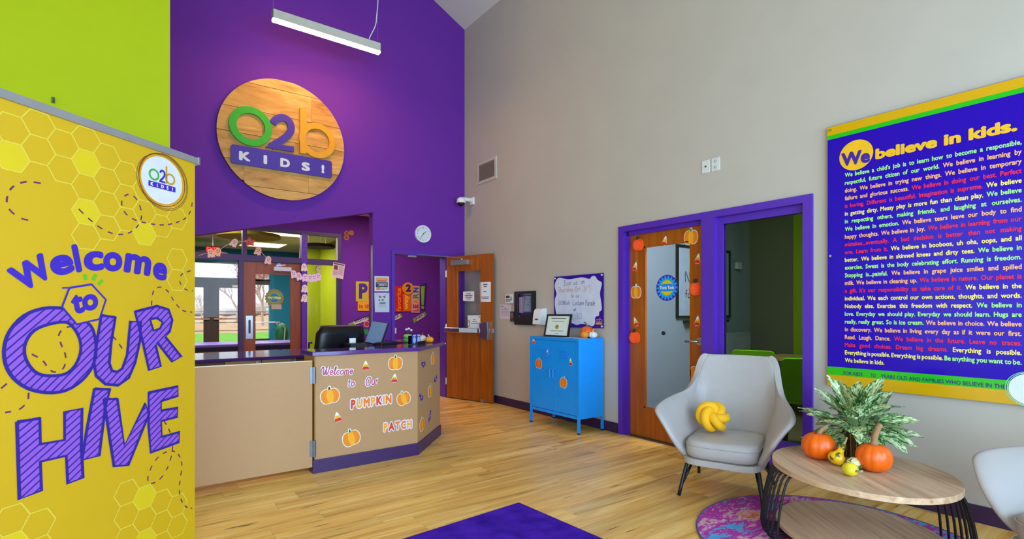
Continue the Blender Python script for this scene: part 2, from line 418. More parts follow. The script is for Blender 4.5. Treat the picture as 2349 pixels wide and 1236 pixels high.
m_table = wood('washed_oak', ['#94704E', '#C29C78', '#D0AC88', '#DCBE9C'], axis=0, scale=1.8, stretch=16, rough=.5)
m_glass = glass('clear_glass'); m_glass_t = glass('tinted_glass', '#C4CEC4', .045); m_acryl = glass('clear_acrylic', '#F2F6F8', .12)
m_orange = M('#F08A08', rough=.6); m_orange2 = M('#F7A81A', rough=.6); m_orange3 = M('#E06A08', rough=.6); m_red = M('#D8281E', rough=.6); m_yel = M('#F2B705', rough=.6)
m_green = M('#2FA822', rough=.5); m_dgreen = M('#2E6B2A', rough=.6); m_brown = M('#6A3A12', rough=.7)
m_violet = M('#3C22A8', rough=.45); m_lav = M('#8F53BE', rough=.6); m_dviolet = M('#2B1A88', rough=.5)
m_grey_l = M('#AEA5A0', rough=.42, var=.03, bump=.05, spec=.45, name='grey_leather')
m_blue = M('#0594F0', rough=.38, var=.03, name='blue_steel_enamel')
m_ink = M('#1B1B22', rough=.7); m_pink = M('#C24A78', rough=.6)

# ------------------------------------------------------------------ the setting
XR, YB, YC, YE = 4.16, 6.83, 9.86, 19.5          # right wall, purple back wall, corridor wall, exterior wall
EAVE, RIDGE, XRIDGE, XL, YF = 5.63, 7.82, -.22, -4.6, -2.4
RW = Frame((XR, 0, 0), (0, -1, 0), Z); BW = Frame((0, YB, 0), (1, 0, 0), Z); CW = Frame((0, YC, 0), (1, 0, 0), Z); EW = Frame((0, YE, 0), (1, 0, 0), Z)
def prect(fr, x0, y0, x1, y1):
    u0 = fr.p(x0, HY)[0]; u1 = fr.p(x1, HY)[0]; xm = (x0+x1)/2
    return u0, fr.p(xm, y1)[1], u1, fr.p(xm, y0)[1]
def pbox(g, fr, x0, y0, x1, y1, n0, n1):
    u0, v0, u1, v1 = prect(fr, x0, y0, x1, y1); g.fbox(fr, u0, v0, u1, v1, n0, n1); return g

# floor with its planks
fl = struct('floor', G().box((XL-.3, YF-.3, -.2), (9.2, YE, -.006)), m_plank_base, keep=True)
PW, PL = .152, 1.22
pg = G().box((-PL/2, -PW/2+.0007, -.006), (PL/2, PW/2-.0007, 0)); rest = G(); cnt = 0; pm = None
row = 0; y = .30
rows = []
yy = YF+.05
while yy < YC: rows.append(yy); yy += PW
for yy in rows:
    x = XL-random.random()*PL; inside = yy < YB+.1; xmax = XR if inside else 8.0
    while x < xmax:
        a, b = max(x, XL), min(x+PL-.0012, xmax); x += PL
        if b-a < .02: continue
        vis = (yy > .95 and yy < YB+.1 and b > .15 and a < XR) or (yy >= YB+.1 and b > 2.9 and a < 5.9)
        if vis and cnt < 298:
            if pm is None:
                o = obj('plank', pg, m_plank, fl, local=True); pm = o.data
            else:
                o = bpy.data.objects.new('plank', pm); COL.objects.link(o); o.parent = fl
            o.location = ((a+b)/2, yy+PW/2, 0); o.scale = ((b-a)/PL, 1, 1); cnt += 1
        else:
            rest.box((a, yy+.0007, -.006), (b, yy+PW-.0007, 0))
tag(obj('plank_field', rest, m_plank, fl, local=True), kind='stuff')

# right wall (warm grey) with the opening of the meeting room front
uL, uR = RW.p(1421, HY)[0], RW.p(1866, HY)[0]; zT = RW.p(1421, 521)[1]
struct('wall_right', G().prism(RW, [(-YB, 0), (uL, 0), (uL, zT), (uR, zT), (uR, 0), (-YF, 0), (-YF, EAVE), (-YB, EAVE)], -.14, 0), m_beige, keep=True)
bb = struct('baseboard_right', G().fbox(RW, -YB+.01, 0, uL-.002, .105, 0, .012), m_base, keep=True)
obj('baseboard_run', G().fbox(RW, uR+.002, 0, -YF, .105, 0, .012), m_base, bb)
# purple back wall: pass-through with a rising top edge, doorway
dL, dR, dT = BW.p(897, HY)[0], BW.p(1027, HY)[0], 2.15
j1 = BW.p(855, HY)[0]; zl = BW.p(448, 539)[1]; zr = BW.p(855, 487)[1]; xl0 = BW.p(448, HY)[0]; x0 = .3
z0 = zl-(zr-zl)/(j1-xl0)*(xl0-x0)
def roof(x): return EAVE+(RIDGE-EAVE)*(XR-x)/(XR-XRIDGE) if x > XRIDGE else EAVE+(RIDGE-EAVE)*(x-XL)/(XRIDGE-XL)
wb = struct('wall_back', G().prism(BW, [(.1, 0), (dL, 0), (dL, dT), (dR, dT), (dR, 0), (XR, 0), (XR, EAVE), (.1, roof(.1))], -.14, 0,
       [[(x0, .80), (j1, .80), (j1, zr), (x0, z0)]]), m_purple, keep=True)
obj('corner_guard', G().box((j1-.004, YB+.005, .97), (j1+.002, YB+.06, 2.2)), m_alu, wb)
# lime wall on the left, nearer than the purple one, and its return
xg = 4.6*ray(390, HY).x/ray(390, HY).y
struct('wall_left', G().prism(Frame((0, 4.6, 0), (1, 0, 0), Z), [(XL, 0), (xg, 0), (xg, roof(xg)), (XRIDGE, RIDGE), (XL, EAVE)], -.12, 0), m_lime, keep=True)
struct('wall_return', G().box((xg-.12, 4.72, 0), (xg, YB, 7.6)), m_lime, keep=True)
# front wall behind the camera and the side wall, both with large windows; vaulted ceiling
FW = Frame((0, YF, 0), (1, 0, 0), Z)
struct('wall_front', G().prism(FW, [(XL, 0), (XR, 0), (XR, EAVE), (XRIDGE, RIDGE), (XL, EAVE)], -.0, .14, [[(-3.3, .25), (3.9, .25), (3.9, 3.25), (-3.3, 3.25)]]), m_beige, keep=True)
struct('wall_side', G().prism(Frame((XL, 0, 0), (0, 1, 0), Z), [(YF, 0), (4.72, 0), (4.72, EAVE), (YF, EAVE)], -.14, 0, [[(-1.3, .4), (3.7, .4), (3.7, 3.4), (-1.3, 3.4)]]), m_beige, keep=True)
CE = Frame((0, YB+.14, 0), (1, 0, 0), Z)
struct('ceiling', G().prism(CE, [(XR+.14, EAVE-.07), (XRIDGE, RIDGE), (XL-.14, EAVE-.07), (XL-.14, EAVE+.1), (XRIDGE, RIDGE+.17), (XR+.14, EAVE+.1)], 0, YB+.14-YF), m_ceil, keep=True)
# door frame of the doorway in the purple wall
fr_ = struct('trim_1', G().fbox(BW, dL, 0, dL+.05, dT, -.15, .018), m_frame, 'purple steel frame around the open doorway', keep=True)
obj('jamb', G().fbox(BW, dR-.05, 0, dR, dT, -.15, .018), m_frame, fr_)
obj('head', G().fbox(BW, dL+.05, dT-.05, dR-.05, dT, -.15, .018), m_frame, fr_)

# corridor behind the purple wall
gR = CW.p(782, HY)[0]; gT = 2.76
struct('wall_corridor', G().prism(CW, [(gR, 0), (8.0, 0), (8.0, 3.25), (-1.2, 3.25), (-1.2, gT), (gR, gT)], -.12, 0), m_purple, keep=True)
struct('baseboard_corridor', G().fbox(CW, gR+.01, 0, 8.0, .11, 0, .012), m_base, keep=True)
struct('ceiling_corridor', G().box((-1.2, YB+.14, 3.16), (8.0, YC, 3.24)), m_ceil, keep=True)
struct('wall_corridor_end', G().box((8.0, YB, 0), (8.1, YC, 3.2)).box((-1.3, YB, 0), (-1.2, YC+.1, 3.2)), m_purple, keep=True)
struct('wall_corridor_near', G().box((XR+.14, YB, 0), (8.0, YB+.14, 3.2)).box((-1.2, YB, 0), (.1, YB+.14, 3.2)), m_purple, keep=True)
# play room behind the corridor glazing
XPL = 4.95
struct('wall_play_right', G().box((XPL, YC+.12, 0), (XPL+.1, YE, 3.5)), m_plime, keep=True)
struct('wall_play_left', G().box((-4.1, YC+.12, 0), (-4.0, YE, 3.5)), m_teal, keep=True)
struct('wall_play_near', G().box((-4.0, YC, 0), (-1.2, YC+.12, 3.5)).box((gR, YC+.12, 0), (XPL, YC+.14, 3.5)).box((-1.2, YC+.01, gT), (gR, YC+.12, 3.5)), m_purple, keep=True)
struct('ceiling_play', G().box((-4.1, YC+.12, 3.4), (XPL+.1, YE+.1, 3.5)), m_ceil, keep=True)
eL, eR = EW.p(405, HY)[0], EW.p(619, HY)[0]; eT = EW.p(500, 600)[1]
struct('wall_exterior', G().prism(EW, [(-4.1, 0), (eL, 0), (eL, eT), (eR, eT), (eR, 0), (XPL+.1, 0), (XPL+.1, 3.5), (-4.1, 3.5)], -.2, 0), m_teal, keep=True)
YLP = 17.0; LPF = Frame((0, YLP, 0), (1, 0, 0), Z)
struct('wall_play_end', G().box((LPF.p(688, HY)[0], YLP, 0), (XPL, YLP+.1, 3.4)), m_plime, keep=True)
# meeting room behind the right wall
YK, XF = 4.02, 7.35
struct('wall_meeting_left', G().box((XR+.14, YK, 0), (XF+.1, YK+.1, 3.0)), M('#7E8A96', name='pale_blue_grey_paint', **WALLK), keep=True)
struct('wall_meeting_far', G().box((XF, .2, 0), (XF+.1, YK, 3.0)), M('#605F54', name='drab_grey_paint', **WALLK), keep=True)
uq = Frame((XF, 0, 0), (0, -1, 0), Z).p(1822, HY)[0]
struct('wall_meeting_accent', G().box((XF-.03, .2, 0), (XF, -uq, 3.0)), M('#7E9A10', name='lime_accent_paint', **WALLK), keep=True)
struct('wall_meeting_right', G().box((XR+.14, .1, 0), (XF+.1, .2, 3.0)), m_beige, keep=True)
struct('ceiling_meeting', G().box((XR+.14, .1, 3.0), (XF+.1, YK+.1, 3.1)), m_ceil, keep=True)
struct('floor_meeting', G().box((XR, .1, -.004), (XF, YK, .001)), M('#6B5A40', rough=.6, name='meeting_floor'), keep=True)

# ------------------------------------------------------------------ meeting room front: purple frame, wooden door, tinted window
um0, um1 = RW.p(1611, HY)[0], RW.p(1641, HY)[0]
w1 = struct('window_1', G().fbox(RW, uL, 0, uL+.058, zT, -.13, .02), m_frame, 'purple frame with wide pane beside the wooden door', keep=True)
def fm(nm, u0, v0, u1, v1, a=-.13, b=.02): return obj(nm, G().fbox(RW, u0, v0, u1, v1, a, b), m_frame, w1)
fm('stop', uL+.058, 0, uL+.10, zT-.10, -.13, -.035)
fm('mullion', um0, 0, um1, zT-.06); fm('stop', um1, .24, um1+.045, zT-.12, -.10, -.035)
fm('jamb', uR-.07, 0, uR, zT); fm('head', uL+.058, zT-.06, uR-.07, zT)
fm('stop', uL+.10, zT-.10, um0, zT-.06, -.13, -.03); fm('stop', um1, zT-.12, uR-.07, zT-.06, -.10, -.035)
fm('sill_panel', um1, 0, uR-.07, .24, -.10, -.01)
obj('pane', G().fbox(RW, um1+.045, .24, uR-.07, zT-.12, -.075, -.067), m_glass_t, w1)
DF = RW.off(-.055)
d0, d1, dz = uL+.085, um0-.004, zT-.085
gu0, gu1 = DF.p(1477, HY)[0], DF.p(1585, HY)[0]; gv1 = DF.p(1530, 559)[1]; gv0 = DF.p(1530, 944)[1]
door_o = G().prism(DF, [(d0, .01), (d1, .01), (d1, dz), (d0, dz)], -.045, 0, [[(gu0, gv0), (gu1, gv0), (gu1, gv1), (gu0, gv1)]])
dr1 = struct('door_1', door_o, m_door, 'cherry wood door with a tall glass lite and pumpkin cutouts', keep=True)
obj('pane', G().fbox(DF, gu0, gv0, gu1, gv1, -.028, -.020), m_glass, dr1)
for (a, b, c, d) in ((gu0, gv0, gu0+.02, gv1), (gu1-.012, gv0, gu1, gv1), (gu0, gv1-.012, gu1, gv1), (gu0, gv0, gu1, gv0+.012)):
    obj('glazing_bead', G().fbox(DF, a, b, c, d, -.018, .002), m_door, dr1)
hu, hv = DF.p(1606, 783)
h_ = obj('handle', G().disc(DF, hu, hv, .036, 0, .014, 20), m_steel, dr1)
obj('lever', G().tube([DF.at(hu, hv, .012), DF.at(hu, hv, .05), DF.at(hu-.05, hv, .055), DF.at(hu-.125, hv-.005, .05)], .011, 8), m_steel, h_, smooth_=True)

# ------------------------------------------------------------------ open cherry door in the doorway of the purple wall
H0 = Vector((dR-.045, YB-.045, 0)); H1 = Vector((4.075, 5.955, 0)); HU = (H1-H0).normalized(); HL = (H1-H0).length
OD = Frame(H0, HU, Z)
q = OD.P([(1048, 617), (1104, 617), (1104, 758), (1048, 758)])
a0, a1 = q[0][0], q[1][0]; b1 = q[1][1]; b0 = q[2][1]-.02
dr2 = struct('door_2', G().prism(OD, [(0, .012), (HL, .012), (HL, 2.10), (0, 2.10)], -.045, 0, [[(a0, b0), (a1, b0), (a1, b1), (a0, b1)]]), m_door, 'cherry wood door standing open with push bar and notices', keep=True)
obj('pane', G().fbox(OD, a0, b0, a1, b1, -.028, -.02), m_glass, dr2)
for (a, b, c, d) in ((a0, b0, a0+.012, b1), (a1-.012, b0, a1, b1), (a0, b1-.012, a1, b1)):
    obj('glazing_bead', G().fbox(OD, a, b, c, d, -.018, .003), m_door, dr2)
pv = OD.p(1070, 757)[1]
pb = obj('push_bar', G().fbox(OD, .03, pv-.035, HL-.16, pv+.035, .05, .085), m_steel, dr2, bevel=.008)
obj('bar_shoe', G().fbox(OD, .03, pv-.03, .10, pv+.03, 0, .06), m_steel, pb)
obj('bar_window', G().fbox(OD, .33, pv-.03, HL-.2, pv+.03, .085, .088), M('#C9D6E2', rough=.35), pb)
lc = obj('latch_case', G().prism(OD, [(HL-.17, pv-.10), (HL-.05, pv-.13), (HL-.03, pv-.13), (HL-.02, pv), (HL-.03, pv+.13), (HL-.05, pv+.13), (HL-.17, pv+.10)], 0, .075), m_steel, dr2, bevel=.006)
obj('latch_bolt', G().fbox(OD, HL, pv-.03, HL+.012, pv+.03, -.035, -.01), m_steel, lc)
obj('outer_knob', G().tube([OD.at(HL-.06, pv, -.045), OD.at(HL-.06, pv, -.075), OD.at(HL-.06, pv, -.08), OD.at(HL-.06, pv, -.10)], [.02, .02, .035, .03], 14), m_steel, dr2)
cl = obj('door_closer', G().fbox(OD, .13, 1.965, .46, 2.035, 0, .06), m_alu, dr2, bevel=.005)
ap = OD.at(.34, 2.04, .04); tp = BW.at(dL+.36, dT-.035, -.03)
obj('closer_arm', G().tube([ap, ap+Vector((0, 0, .02)), ap.lerp(tp, .2)+Z*.02, tp], .008, 6), m_steel, cl)
obj('arm_shoe', G().fbox(BW, dL+.27, dT-.075, dL+.4, dT-.05, -.05, -.02), m_steel, fr_)
obj('kick_stop', G().fbox(OD, HL-.2, .0, HL-.14, .05, 0, .02), m_steel, dr2)
for zz in (.25, 1.05, 1.85): obj('hinge', G().tube([OD.at(-.008, zz-.05, .004), OD.at(-.008, zz+.05, .004)], .009, 8), m_steel, dr2)

# ------------------------------------------------------------------ corridor glazing and its brown door
gl = struct('window_2', G().fbox(CW, gR-.06, 0, gR, gT, -.1, .03), m_dframe, 'dark purple glazed partition beyond the pass-through', keep=True)
tr0, tr1 = 2.16, 2.26
xa, xb = CW.p(558, HY)[0], CW.p(692, HY)[0]; xm0, xm1 = CW.p(556, HY)[0], CW.p(566, HY)[0]; xn0, xn1 = CW.p(691, HY)[0], CW.p(704, HY)[0]; xz = CW.p(772, HY)[0]
def gm(nm, u0, v0, u1, v1, m=m_dframe, n0=-.1, n1=.03): return obj(nm, G().fbox(CW, u0, v0, u1, v1, n0, n1), m, gl)
gm('head', -1.2, gT-.06, gR-.06, gT); gm('transom', -1.2, tr0, gR-.06, tr1); gm('mullion', xm0, tr1, xm1, gT-.06); gm('mullion', xn0, 0, xn1, gT-.06, m_frame, -.105, .034)
gm('glazing_bead', xn1, .1, xn1+.02, tr0, m_white, -.06, .0); gm('glazing_bead', gR-.075, tr1, gR-.06, gT-.06, m_white, -.06, .0)
gm('mullion', xa-.07, 0, xa, tr0); gm('sill', -1.2, 0, xa-.07, .1); gm('sill', xn1, 0, gR-.06, .1)
for (u0, v0, u1, v1) in ((-1.2, .1, xa-.07, tr0), (-1.2, tr1, xm0, gT-.06), (xm1, tr1, xn0, gT-.06), (xn1, tr1, gR-.06, gT-.06), (xn1+.02, .1, gR-.06, tr0)):
    gm('pane', u0, v0, u1, v1, m_glass, -.045, -.038)
k0, k1 = CW.p(586, HY)[0], CW.p(667, HY)[0]; kt = CW.p(620, 629)[1]
d2 = G().prism(CW, [(xa, .01), (xn0-.005, .01), (xn0-.005, tr0-.005), (xa, tr0-.005)], -.05, -.005, [[(k0, .32), (k1, .32), (k1, kt), (k0, kt)]])
dr3 = struct('door_3', d2, m_door2, 'brown wooden door with round play sticker on its glass', keep=True)
obj('pane', G().fbox(CW, k0, .32, k1, kt, -.03, -.024), m_glass, dr3)
pp = prect(CW, 564, 724, 580, 777)
obj('pull_plate', G().fbox(CW, pp[0], pp[1], pp[2], pp[3], -.005, .004), m_steel, dr3)
obj('pull_handle', G().tube([CW.at((pp[0]+pp[2])/2, pp[1]+.1, 0), CW.at((pp[0]+pp[2])/2, pp[1]+.1, .05), CW.at((pp[0]+pp[2])/2, pp[3]-.08, .05), CW.at((pp[0]+pp[2])/2, pp[3]-.08, 0)], .012, 8), m_steel, dr3)
cc = prect(CW, 627, 613, 667, 622)
obj('door_closer', G().fbox(CW, cc[0], cc[1], cc[2], cc[3], -.005, .06), M('#C4CCD6', rough=.4), dr3)
obj('closer_arm', G().tube([CW.at(cc[0]+.05, cc[3]+.02, .04), CW.at(cc[2]-.1, cc[3]+.04, .05)], .01, 6), m_white, dr3)

# ------------------------------------------------------------------ exterior doors of the play room
m_exfr = M('#3B2A20', rough=.5, name='dark_bronze_frame')
ex = struct('window_3', G().fbox(EW, eL, eT-.05, eR, eT, -.12, .03), m_exfr, 'glazed exterior wall with transom over double doors', keep=True)
xs = {p: EW.p(p, HY)[0] for p in (443, 474, 485, 497, 549, 557, 581, 586, 619)}
tz0, tz1 = EW.p(500, 650)[1], EW.p(500, 637)[1]
def em(nm, u0, v0, u1, v1, par, n0=-.08, n1=.02, m=m_exfr): return obj(nm, G().fbox(EW, u0, v0, u1, v1, n0, n1), m, par)
em('transom', eL, tz0, eR, tz1, ex); em('mullion', xs[557], 0, xs[586], eT-.05, ex); em('sill', xs[586], 0, eR, .35, ex)
em('bar', xs[586], EW.p(600, 645)[1], eR, EW.p(600, 641)[1], ex)
em('pane', eL, tz1, xs[557], eT-.05, ex, -.03, -.024, m_glass); em('pane', xs[586], .35, eR, eT-.05, ex, -.03, -.024, m_glass)
dl0 = 2*xs[485]-xs[557]
for nm, a, b, side in (('door_4', dl0, xs[485]-.003, 1), ('door_5', xs[485]+.003, xs[557], 0)):
    s_ = .19
    gf = G().fbox(EW, a, .01, b, .28, -.06, 0).fbox(EW, a, tz0-.14, b, tz0, -.06, 0).fbox(EW, a, .28, a+s_*(.7 if side else 1.15), tz0-.14, -.06, 0).fbox(EW, b-s_*(1.15 if side else .7), .28, b, tz0-.14, -.06, 0)
    dd = struct(nm, gf, m_exfr, 'dark bronze glass exterior door leaf, '+('left' if side else 'right')+' of the pair', keep=True)
    obj('pane', G().fbox(EW, a+.1, .28, b-.1, tz0-.14, -.034, -.028), m_glass, dd)
    zb = EW.p(520, 731)[1]
    obj('push_bar', G().fbox(EW, a+.06, zb-.03, b-.06, zb+.03, .03, .07), M('#B08A6A', rough=.4, metal=.4), dd)
    if not side: obj('door_closer', G().fbox(EW, a+.6, tz0-.12, b-.1, tz0-.04, 0, .06), m_alu, dd)

# ------------------------------------------------------------------ outdoors
struct('ground', G().box((-160, YE+.2, -.3), (200, 320, -.06)), M('#D9B48C', rough=.95, var=.18, scale=.35, name='dry_field_grass'), 'dry tan field beyond the exterior doors', keep=True)
tag(struct('turf', G().box((-14, YE+.2, -.06), (22, 36, -.03)), M('#7CC83A', rough=.9, var=.15, scale=2, name='play_turf')), 'bright green play turf outside the doors')
fe = thing('rail_fence', 'dark wire rail fence at the far edge of the turf', 'fence', (3, 36.2, -.06))
m_rail = M('#3B3A3A', rough=.6)
for zz in (.12, .62, 1.28): obj('rail', G().tube([(-12, 36.2, zz), (24, 36.2, zz)], .022, 6), m_rail, fe)
for k in range(13): obj('post', G().tube([(-12+3*k, 36.2, -.06), (-12+3*k, 36.2, 1.35)], .03, 6), m_rail, fe)
sh = thing('storage_shed', 'small white shed far off in the field', 'shed', (23.0, 76, -.06))
obj('body', G().box((21.6, 75, -.06), (24.6, 77, 1.5)), m_white, sh); obj('roof', G().prism(Frame((0, 77.2, 0), (1, 0, 0), Z), [(21.4, 1.5), (24.8, 1.5), (23.1, 2.1)], 0, 2.4), M('#9A9A98'), sh)
def bare_tree(px, D, H, label, leafy=False):
    r = ray(px, HY); bx, by = r.x*D/r.y, D
    t = thing('bare_tree', label, 'tree', (bx, by, -.06), 0, 'trees beyond the field')
    tr_ = G(); tw = G(); lf = G(); rnd = random.Random(px)
    def grow(p, d, l, rad, lev):
        e = p+d*l; (tr_ if lev < 2 else tw).tube([p, (p+e)/2+Vector((rnd.uniform(-.05, .05)*l, 0, 0)), e], [rad, rad*.85, rad*.65], 5, caps=False)
        if lev >= 5:
            if leafy:
                for _ in range(3):
                    c = e+Vector([rnd.uniform(-.3, .3) for _ in range(3)]); a = Vector([rnd.uniform(-1, 1) for _ in range(3)]).normalized()*.13; b = a.orthogonal().normalized()*.13
                    lf.add([c, c+a, c+a+b, c+b], [(0, 1, 2, 3)])
            return
        for _ in range(3 if lev else 4):
            q = d+Vector((rnd.uniform(-.7, .7), rnd.uniform(-.7, .7), rnd.uniform(-.15, .5))); grow(e, q.normalized(), l*rnd.uniform(.62, .85), rad*.6, lev+1)
    grow(Vector((bx, by, -.1)), Vector((0, 0, 1)), H*.3, H*.025, 0)
    bk = M('#C4B2AA', rough=.9)
    obj('trunk', tr_, bk, t); tag(obj('twigs', tw, bk, t), kind='stuff')
    if leafy: tag(obj('leaves', lf, M('#D09A8A', rough=.9, var=.25, scale=3), t), kind='stuff')
bare_tree(543, 75, 6.0, 'bare spreading tree in the field seen through the doors')
bare_tree(462, 110, 4.6, 'small bare tree at the left of the field')
bare_tree(603, 55, 6.2, 'tree with rust red leaves seen beside the blue wall', True)
hg = G()
for k in range(60):
    bx = -70+k*4+random.uniform(-2, 2); by = 170+random.uniform(0, 20); h_ = random.uniform(2.5, 5.5)
    hg.lathe([(.3, 0), (3.5, h_*.3), (3.2, h_*.7), (.6, h_)], (bx, by, -.1), 7)
tag(struct('treeline', hg, M('#D6CCC8', rough=1, var=.2, scale=.4)), 'hazy grey brown tree line on the horizon')

# ------------------------------------------------------------------ pull-up banner
FV = Vector((SN, CS, 0)); RV = Vector((CS, -SN, 0))
bd = 2.82; bO = FV*bd + RV*((447-CX)/FOC*bd); bb_ = math.atan((1445-CX)/FOC)
BF = Frame(bO, FV*math.cos(bb_)+RV*math.sin(bb_), Z); BWD = .955
bz1 = BF.p(447, 376)[1]; bn = thing('pull_up_banner', 'tall yellow pull-up welcome banner with purple lettering', 'banner', BF.at(-BWD/2, 0))
m_by = M('#D0A400', rough=.6, var=.03, scale=2, name='yellow_banner_vinyl')
obj('fabric', G().fbox(BF, -BWD, .035, 0, bz1, -.004, 0), m_by, bn)
obj('top_rail', G().fbox(BF, -BWD-.01, bz1, .012, bz1+.034, -.016, .012), m_alu, bn)
obj('rail_cap', G().fbox(BF, .012, bz1-.004, .02, bz1+.038, -.02, .016), m_steel, bn)
obj('base', G().prism(Frame(BF.at(-BWD+.01, 0), -BF.N, Z), [(-.07, 0), (.07, 0), (.06, .03), (.02, .042), (-.02, .042), (-.06, .03)], 0, BWD-.02), m_alu, bn)
for s_ in (-.8, -.15): obj('foot', G().fbox(BF, s_-.02, 0, s_+.02, .012, -.2, .2), m_alu, bn)
obj('support_pole', G().tube([BF.at(-BWD/2, .06, -.03), BF.at(-BWD/2, bz1+.02, -.03)], .01, 8), m_alu, bn)
L = .0007
# honeycomb print
hx = G(); hxf = G(); hr = .062
def z1(p): return [(x*.4046, 200+y*.4046) for x, y in p]
def z2(p): return [(x*.4822, 640+y*.4822) for x, y in p]
def inreg(x, y):
    return (x < 215 and 232+.35*x < y < 400) or (180 < x < 438 and 330+.35*(x-180)*.6 < y < 545 and not ((x-373)/62)**2+((y-413)/66)**2 < 1) or (x > 398 and 585 < y < 680) or (x < 95 and y > 1165) or (275 < x and y > 1125)
for i in range(-12, 3):
    for j in range(0, 24):
        u = i*hr*1.5-.02; v = j*hr*math.sqrt(3)+(hr*math.sqrt(3)/2 if i % 2 else 0)
        if not (-BWD+.02 < u < -.02 and .12 < v < bz1-.03): continue
        P3 = BF.at(u, v); d = P3.x*SN+P3.y*CS; px = CX+FOC*(P3.x*CS-P3.y*SN)/d; py = HY-FOC*(P3.z-CH)/d
        if not inreg(px, py): continue
        poly = [(max(-BWD+.001, min(-.001, u+hr*math.cos(PI/3*k))), min(bz1-.004, v+hr*math.sin(PI/3*k))) for k in range(6)]
        stroke(hx, BF, poly, .006, L, True)
        if (i*7+j*3) % 6 == 0: hxf.face(BF, poly, L*.6)
tag(obj('honeycomb_lines', hx, M('#DFC23A', rough=.6, var=.02), bn), kind='stuff'); tag(obj('honeycomb_cells', hxf, M('#DABB06', rough=.6, var=.02), bn), kind='stuff')
# dashed flight trails
dg = G()
for T_ in (z1([(230,545),(150,535),(70,565),(38,630),(50,690),(110,740),(170,755)]),
           z1([(445,690),(520,760),(600,815),(680,835),(750,815),(795,760),(800,700),(770,630),(725,607),(690,640),(700,700),(750,745),(830,770),(940,780),(1040,750),(1080,700),(1090,640)]),
           z1([(1080,1040),(1030,1060),(1018,1100),(1050,1145),(1095,1155)]),
           z2([(720,125),(728,60),(760,38),(800,60),(830,110),(870,150),(915,157)]),
           z2([(150,357),(200,385),(230,425),(260,443),(300,425),(312,370),(290,310),(278,270),(300,235),(340,225)]),
           z2([(4,520),(40,490)]), z2([(135,540),(130,580),(90,620),(20,635)]), z2([(535,270),(560,300),(590,345)]),
           z2([(780,675),(805,720),(820,780),(815,840),(790,910),(750,960),(710,970),(705,930),(740,860),(790,822),(840,825),(865,880),(855,960),(855,1030),(880,1080),(915,1090)])):
    dashed(dg, BF, smooth(BF.P(T_), 5), .0065, .026, .024, L*1.5)
tag(obj('dashed_trail', dg, M('#6A2158', rough=.6), bn), kind='stuff')
# WELCOME
wg = G()
for ch, bl, br, tl in (('W', (120,1170), (315,1065), (30,1035)), ('e', (298,1080), (428,1048), (268,965)), ('l', (432,1052), (466,1045), (400,893)), ('c', (475,1045), (590,1038), (470,930)),
                       ('o', (583,1045), (692,1045), (583,932)), ('m', (697,1047), (848,1072), (712,935)), ('e', (860,1083), (940,1103), (872,983))):
    a, b, c = z1([bl, br, tl]); text_px(wg, BF, ch, a, b, c, L*3, .05, 5)
obj('welcome_lettering', wg, m_violet, bn)
tk = G()
for a, b in (((478,1060),(486,1092)), ((541,1060),(526,1094)), ((581,1094),(556,1117))): stroke(tk, BF, BF.P(z1([a, b])), .014, L*3)
obj('accent_ticks', tk, M('#58B81C', rough=.6), bn)
# OUR HIVE, hatched block letters
LET = {
 'O': ([(290,138),(200,140),(110,175),(45,245),(18,320),(22,400),(60,470),(130,520),(220,540),(310,530),(390,480),(440,410),(455,330),(440,240),(400,195),(350,155)],
       [[(310,205),(230,215),(160,245),(120,300),(115,360),(140,415),(180,450),(240,460),(310,450),(355,410),(380,350),(378,290),(350,235)]]),
 'U': ([(480,172),(547,182),(527,300),(518,400),(530,435),(555,442),(580,425),(603,360),(618,200),(668,205),(665,290),(640,400),(610,470),(560,505),(500,500),(455,460),(445,400),(460,290)], []),
 'R': ([(640,155),(745,128),(800,145),(818,195),(805,250),(785,275),(862,370),(817,392),(745,300),(740,320),(763,415),(707,433),(675,290)], [[(712,190),(745,185),(772,205),(760,235),(728,245)]]),
 'H': ([(78,680),(187,662),(190,785),(305,765),(305,632),(388,615),(385,800),(393,945),(320,972),(313,840),(190,868),(195,1005),(90,1047)], []),
 'I': ([(447,522),(522,525),(500,600),(470,840),(388,860),(410,720)], []),
 'V': ([(492,570),(556,570),(590,790),(690,590),(708,640),(608,885),(540,890),(520,760)], []),
 'E': ([(705,540),(845,510),(845,555),(765,580),(765,625),(843,612),(842,655),(765,675),(768,750),(852,727),(850,775),(715,825),(705,700)], [])}
for ch, (po, ho) in LET.items():
    P = BF.P(z2(po)); H_ = [BF.P(z2(h)) for h in ho]
    if ch == 'O': P = smooth(P, 3, True); H_ = [smooth(H_[0], 3, True)]
    o = obj('block_letter', G().face(BF, P, L*2, H_), m_lav, bn)
    lg = G(); stroke(lg, BF, P, .013, L*4, True)
    for h in H_: stroke(lg, BF, h, .012, L*4, True)
    for s_ in hatch(P, .62 if ch in 'HIVE' else .75, .024, H_): stroke(lg, BF, s_, .0055, L*3)
    obj('letter_linework', lg, m_dviolet, o)
hp = BF.P(z2([(327,42),(432,25),(500,98),(470,190),(362,215),(292,132)]))
hq = obj('hexagon_panel', G().face(BF, hp, L*5), m_by, bn); hg = G(); stroke(hg, BF, hp, .009, L*6, True); stroke(hg, BF, BF.P(z2([(292,42),(330,41)])), .006, L*6)
text_px(hg, BF, 'to', *z2([(345,172), (470,140), (328,80)]), L*6, .05, 5); obj('panel_lettering', hg, m_violet, hq)

